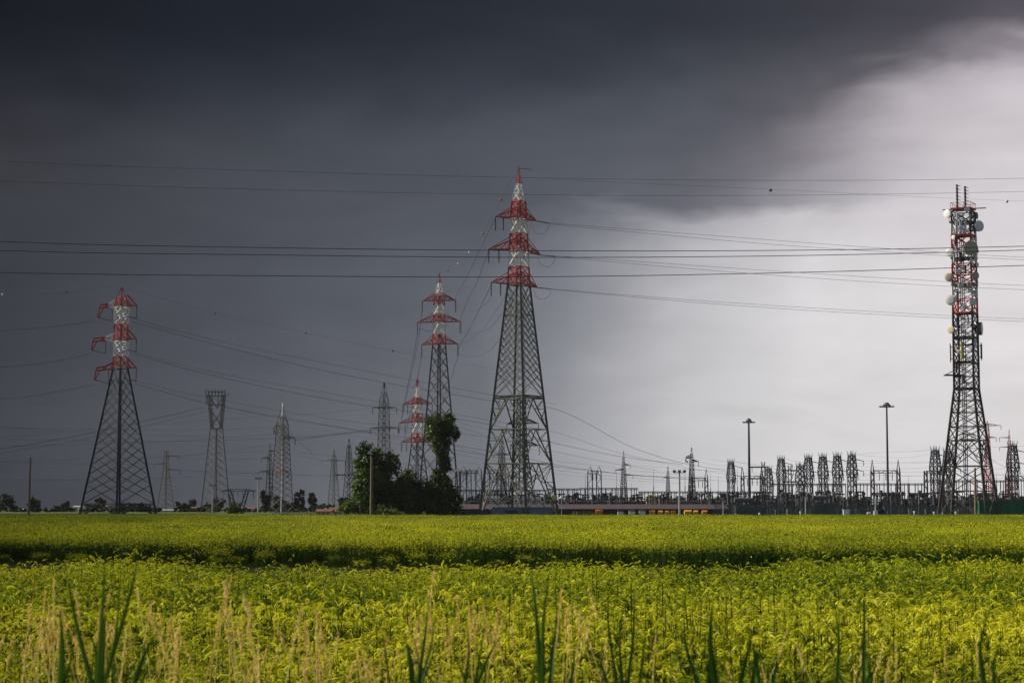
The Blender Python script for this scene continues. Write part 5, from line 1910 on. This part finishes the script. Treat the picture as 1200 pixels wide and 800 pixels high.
rows = [
    (596, {0: (54, 57, 66), 300: (79, 82, 91), 560: (114, 117, 125), 660: (162, 163, 168), 800: (197, 196, 199), 950: (213, 211, 212), 1200: (216, 213, 214)}),
    (480, {0: (56, 59, 68), 300: (80, 84, 93), 560: (107, 110, 118), 660: (150, 152, 159), 800: (198, 197, 200), 950: (217, 215, 216), 1200: (222, 218, 219)}),
    (360, {0: (55, 58, 66), 300: (77, 81, 90), 560: (96, 100, 109), 660: (132, 135, 143), 780: (184, 183, 188), 950: (216, 214, 216), 1200: (222, 217, 219)}),
    (285, {0: (56, 58, 66), 300: (75, 79, 88), 560: (89, 93, 102), 660: (116, 119, 128), 740: (156, 157, 163), 800: (182, 181, 186), 950: (212, 209, 212), 1200: (220, 215, 218)}),
    (252, {0: (57, 59, 67), 300: (75, 78, 87), 560: (84, 88, 97), 660: (100, 103, 112), 740: (138, 139, 147), 800: (166, 165, 172), 920: (198, 194, 199), 1060: (209, 205, 209), 1200: (216, 211, 214)}),
    (230, {0: (57, 59, 66), 300: (74, 77, 86), 560: (81, 85, 94), 700: (89, 93, 102), 800: (104, 105, 114), 860: (124, 123, 132), 950: (168, 165, 172), 1060: (198, 194, 199), 1200: (211, 206, 210)}),
    (175, {0: (51, 52, 59), 300: (67, 71, 79), 560: (77, 82, 91), 740: (84, 88, 97), 830: (93, 94, 103), 900: (110, 108, 116), 960: (140, 135, 143), 1040: (182, 176, 183), 1120: (200, 194, 199), 1200: (207, 201, 206)}),
    (125, {0: (37, 40, 48), 300: (51, 55, 64), 560: (66, 71, 80), 800: (79, 83, 92), 900: (88, 88, 97), 960: (102, 99, 107), 1010: (140, 134, 142), 1080: (184, 178, 184), 1200: (203, 196, 202)}),
    (95, {0: (30, 33, 41), 300: (42, 47, 56), 560: (56, 62, 72), 800: (71, 75, 84), 940: (82, 82, 90), 1010: (98, 95, 103), 1070: (146, 140, 148), 1140: (180, 173, 180), 1200: (190, 183, 190)}),
    (65, {0: (25, 29, 37), 300: (35, 40, 50), 560: (48, 54, 64), 800: (61, 65, 74), 960: (73, 74, 82), 1060: (84, 82, 90), 1120: (112, 107, 116), 1200: (158, 150, 159)}),
    (28, {0: (20, 24, 32), 300: (30, 35, 45), 560: (41, 46, 56), 800: (52, 56, 66), 1000: (64, 65, 74), 1120: (75, 73, 82), 1200: (94, 89, 98)}),
    (0, {0: (18, 22, 30), 300: (28, 33, 43), 560: (37, 42, 52), 800: (47, 51, 61), 1000: (60, 61, 70), 1120: (69, 69, 78), 1200: (80, 77, 87)}),
]
azn = math_("MULTIPLY_ADD", azw, 1 / 40.0, .5)             # -20..20 deg -> 0..1
cur = None
prev = None
for py, stops in rows:
    cr = N("ShaderNodeValToRGB")
    cr.color_ramp.interpolation = "B_SPLINE" if False else "EASE"
    el_ = cr.color_ramp.elements
    ks = sorted(stops)
    for i, k in enumerate(ks):
        pos = a_of(k) / 40 + .5
        if i < 2:
            e = el_[i]; e.position = pos
        else:
            e = el_.new(pos)
        e.color = lin(stops[k])
    cr.color_ramp.interpolation = "LINEAR"
    L(azn, cr.inputs[0])
    if cur is None:
        cur = cr.outputs[0]
    else:
        mr = N("ShaderNodeMapRange")
        mr.inputs["From Min"].default_value = e_of(prev); mr.inputs["From Max"].default_value = e_of(py)
        L(elw, mr.inputs["Value"])
        mx = N("ShaderNodeMix", data_type="RGBA")
        L(mr.outputs[0], mx.inputs["Factor"]); L(cur, mx.inputs["A"]); L(cr.outputs[0], mx.inputs["B"])
        cur = mx.outputs["Result"]
    prev = py
# soft brightness mottling of the cloud
n4 = noise(11, 7, (1, 1, 3.0), 1.0, (2, 8, 1))
n5 = noise(34, 8, (1, 1, 2.2), .5, (5, 3, 9))
n6 = noise(5, 6, (1, 1.5, 7.0), 1.5, (1, 9, 4))
br = math_("ADD", math_("MULTIPLY_ADD", math_("SUBTRACT", n4, .5), .26, 1.0), math_("ADD", math_("MULTIPLY", math_("SUBTRACT", n5, .5), .09), math_("MULTIPLY", math_("SUBTRACT", n6, .5), .22)))
mm = N("ShaderNodeVectorMath", operation="SCALE")
L(cur, mm.inputs[0]); L(br, mm.inputs["Scale"])
storm = N("ShaderNodeBackground"); L(mm.outputs[0], storm.inputs["Color"]); storm.inputs["Strength"].default_value = 0.669
sky = N("ShaderNodeTexSky", sky_type="NISHITA")
sky.sun_disc = False
sky.sun_elevation = radians(SUN_EL)
sky.sun_rotation = radians(SUN_AZ)
clear = N("ShaderNodeBackground"); L(sky.outputs[0], clear.inputs["Color"]); clear.inputs["Strength"].default_value = .06
# the storm fills the view ahead; clear sky opens behind and to the left of the photographer
mr = N("ShaderNodeMapRange"); mr.interpolation_type = "SMOOTHSTEP"
mr.inputs["From Min"].default_value = .35; mr.inputs["From Max"].default_value = -.35
L(Y, mr.inputs["Value"])
mxs = N("ShaderNodeMixShader")
L(mr.outputs[0], mxs.inputs[0]); L(storm.outputs[0], mxs.inputs[1]); L(clear.outputs[0], mxs.inputs[2])
out = N("ShaderNodeOutputWorld")
L(mxs.outputs[0], out.inputs["Surface"])

sd = bpy.data.lights.new("sun", "SUN")
sd.energy = 5.0
sd.angle = radians(.6)
sd.color = (1.0, .91, .76)
so = bpy.data.objects.new("sun", sd)
C.objects.link(so)
e, a = radians(SUN_EL), radians(SUN_AZ)
dirn = Vector((cos(e) * sin(a), cos(e) * cos(a), sin(e)))
so.rotation_mode = "QUATERNION"
so.rotation_quaternion = dirn.to_track_quat("Z", "Y")
so.location = (-50, 0, 80)

# ------------------------------------------------------------------ unseen cloud sheet, added out of view to shade the left side
def shade_cloud():
    H = 350.0
    off = dirn * (H / dirn.z)
    nx, ny = 60, 40
    vs, fs = [], []
    X0, X1, Y0, Y1 = -520.0, 30.0, -60.0, 480.0
    def edge(y):
        return -.8 - .135 * max(0, y - 5) + 2.5 * sin(y * .11) + 3 * sin(y * .035)
    for lay in (0, 1):
        for j in range(ny + 1):
            for i in range(nx + 1):
                y = Y0 + (Y1 - Y0) * j / ny
                xr = edge(y) + 12
                x = X0 + (xr - X0) * (i / nx) ** .8
                rim = min(1, 6 * i / nx, 6 * (nx - i) / nx, 6 * j / ny, 6 * (ny - j) / ny)
                n = .5 + .5 * sin(x * .05 + 2 * sin(y * .03)) * sin(y * .06 + 1)
                z = (-1 if lay == 0 else 1.0) * rim * (3 + 4 * n)
                vs.append((x, y, z))
    k = (nx + 1) * (ny + 1)
    for j in range(ny):
        for i in range(nx):
            a = j * (nx + 1) + i
            fs.append((a, a + nx + 1, a + nx + 2, a + 1))
            fs.append((k + a, k + a + 1, k + a + nx + 2, k + a + nx + 1))
    me = bpy.data.meshes.new("shade_cloud")
    me.from_pydata(vs, [], fs)
    # opacity of the added cloud at each point, so its shade fades at the rim
    at = me.attributes.new("shade_opacity", "FLOAT", "POINT")
    vals = []
    for x, y, z in vs:
        d = edge(y) - x
        q = max(0, min(1, (d + 9) / 26))
        e2 = max(0, min(1, (Y1 - y) / 60))
        vals.append(q * q * (3 - 2 * q) * e2)
    at.data.foreach_set("value", vals)
    m = bpy.data.materials.new("shade_cloud_sheet"); m.use_nodes = True
    tt = m.node_tree; tt.nodes.clear()
    o_ = tt.nodes.new("ShaderNodeOutputMaterial"); mx_ = tt.nodes.new("ShaderNodeMixShader")
    tr_ = tt.nodes.new("ShaderNodeBsdfTransparent"); df = tt.nodes.new("ShaderNodeBsdfDiffuse"); df.inputs["Color"].default_value = (.5, .5, .53, 1)
    an = tt.nodes.new("ShaderNodeAttribute"); an.attribute_name = "shade_opacity"
    ml = tt.nodes.new("ShaderNodeMath"); ml.operation = "MULTIPLY"; ml.inputs[1].default_value = .42
    tt.links.new(an.outputs["Fac"], ml.inputs[0]); tt.links.new(ml.outputs[0], mx_.inputs[0])
    tt.links.new(tr_.outputs[0], mx_.inputs[1]); tt.links.new(df.outputs[0], mx_.inputs[2]); tt.links.new(mx_.outputs[0], o_.inputs["Surface"])
    me.materials.append(m)
    o = bpy.data.objects.new("cloud", me); C.objects.link(o)  # added cloud, never in view, there only to dim the sun on the left
    o.location = off
    tag(o, kind="structure")
shade_cloud()

# ------------------------------------------------------------------ haze
HAZE = 0.00003
if HAZE:
    hb = bpy.data.meshes.new("haze")
    x, y0, y1, z0, z1 = 700, -60, 1500, -1, 75
    hb.from_pydata([(-x, y0, z0), (x, y0, z0), (x, y1, z0), (-x, y1, z0), (-x, y0, z1), (x, y0, z1), (x, y1, z1), (-x, y1, z1)], [],
                   [(3, 2, 1, 0), (4, 5, 6, 7), (0, 1, 5, 4), (1, 2, 6, 5), (2, 3, 7, 6), (3, 0, 4, 7)])
    ho = bpy.data.objects.new("haze", hb)
    C.objects.link(ho)
    tag(ho, kind="stuff")
    hm = bpy.data.materials.new("haze")
    hm.use_nodes = True
    ht = hm.node_tree
    ht.nodes.clear()
    ov = ht.nodes.new("ShaderNodeOutputMaterial")
    pv = ht.nodes.new("ShaderNodeVolumePrincipled")
    pv.inputs["Density"].default_value = HAZE
    pv.inputs["Color"].default_value = (.8, .82, .88, 1)
    ht.links.new(pv.outputs[0], ov.inputs["Volume"])
    hb.materials.append(hm)

# ------------------------------------------------------------------ camera and render settings
cd = bpy.data.cameras.new("camera")
cd.lens = 70
cd.sensor_width = 36
cd.clip_end = 20000
cd.dof.use_dof = True
cd.dof.focus_distance = 70
cd.dof.aperture_fstop = 7.5
co = bpy.data.objects.new("camera", cd)
C.objects.link(co)
co.location = (0, 0, CAMZ)
co.rotation_euler = (pi / 2 + PITCH, 0, 0)
S.camera = co
S.view_settings.view_transform = "Standard"
S.view_settings.look = "None"
S.view_settings.gamma = 1
S.view_settings.use_curve_mapping = False
S.view_settings.exposure = 0.58
S.cycles.max_bounces = 6
S.cycles.transparent_max_bounces = 8
S.cycles.volume_bounces = 0
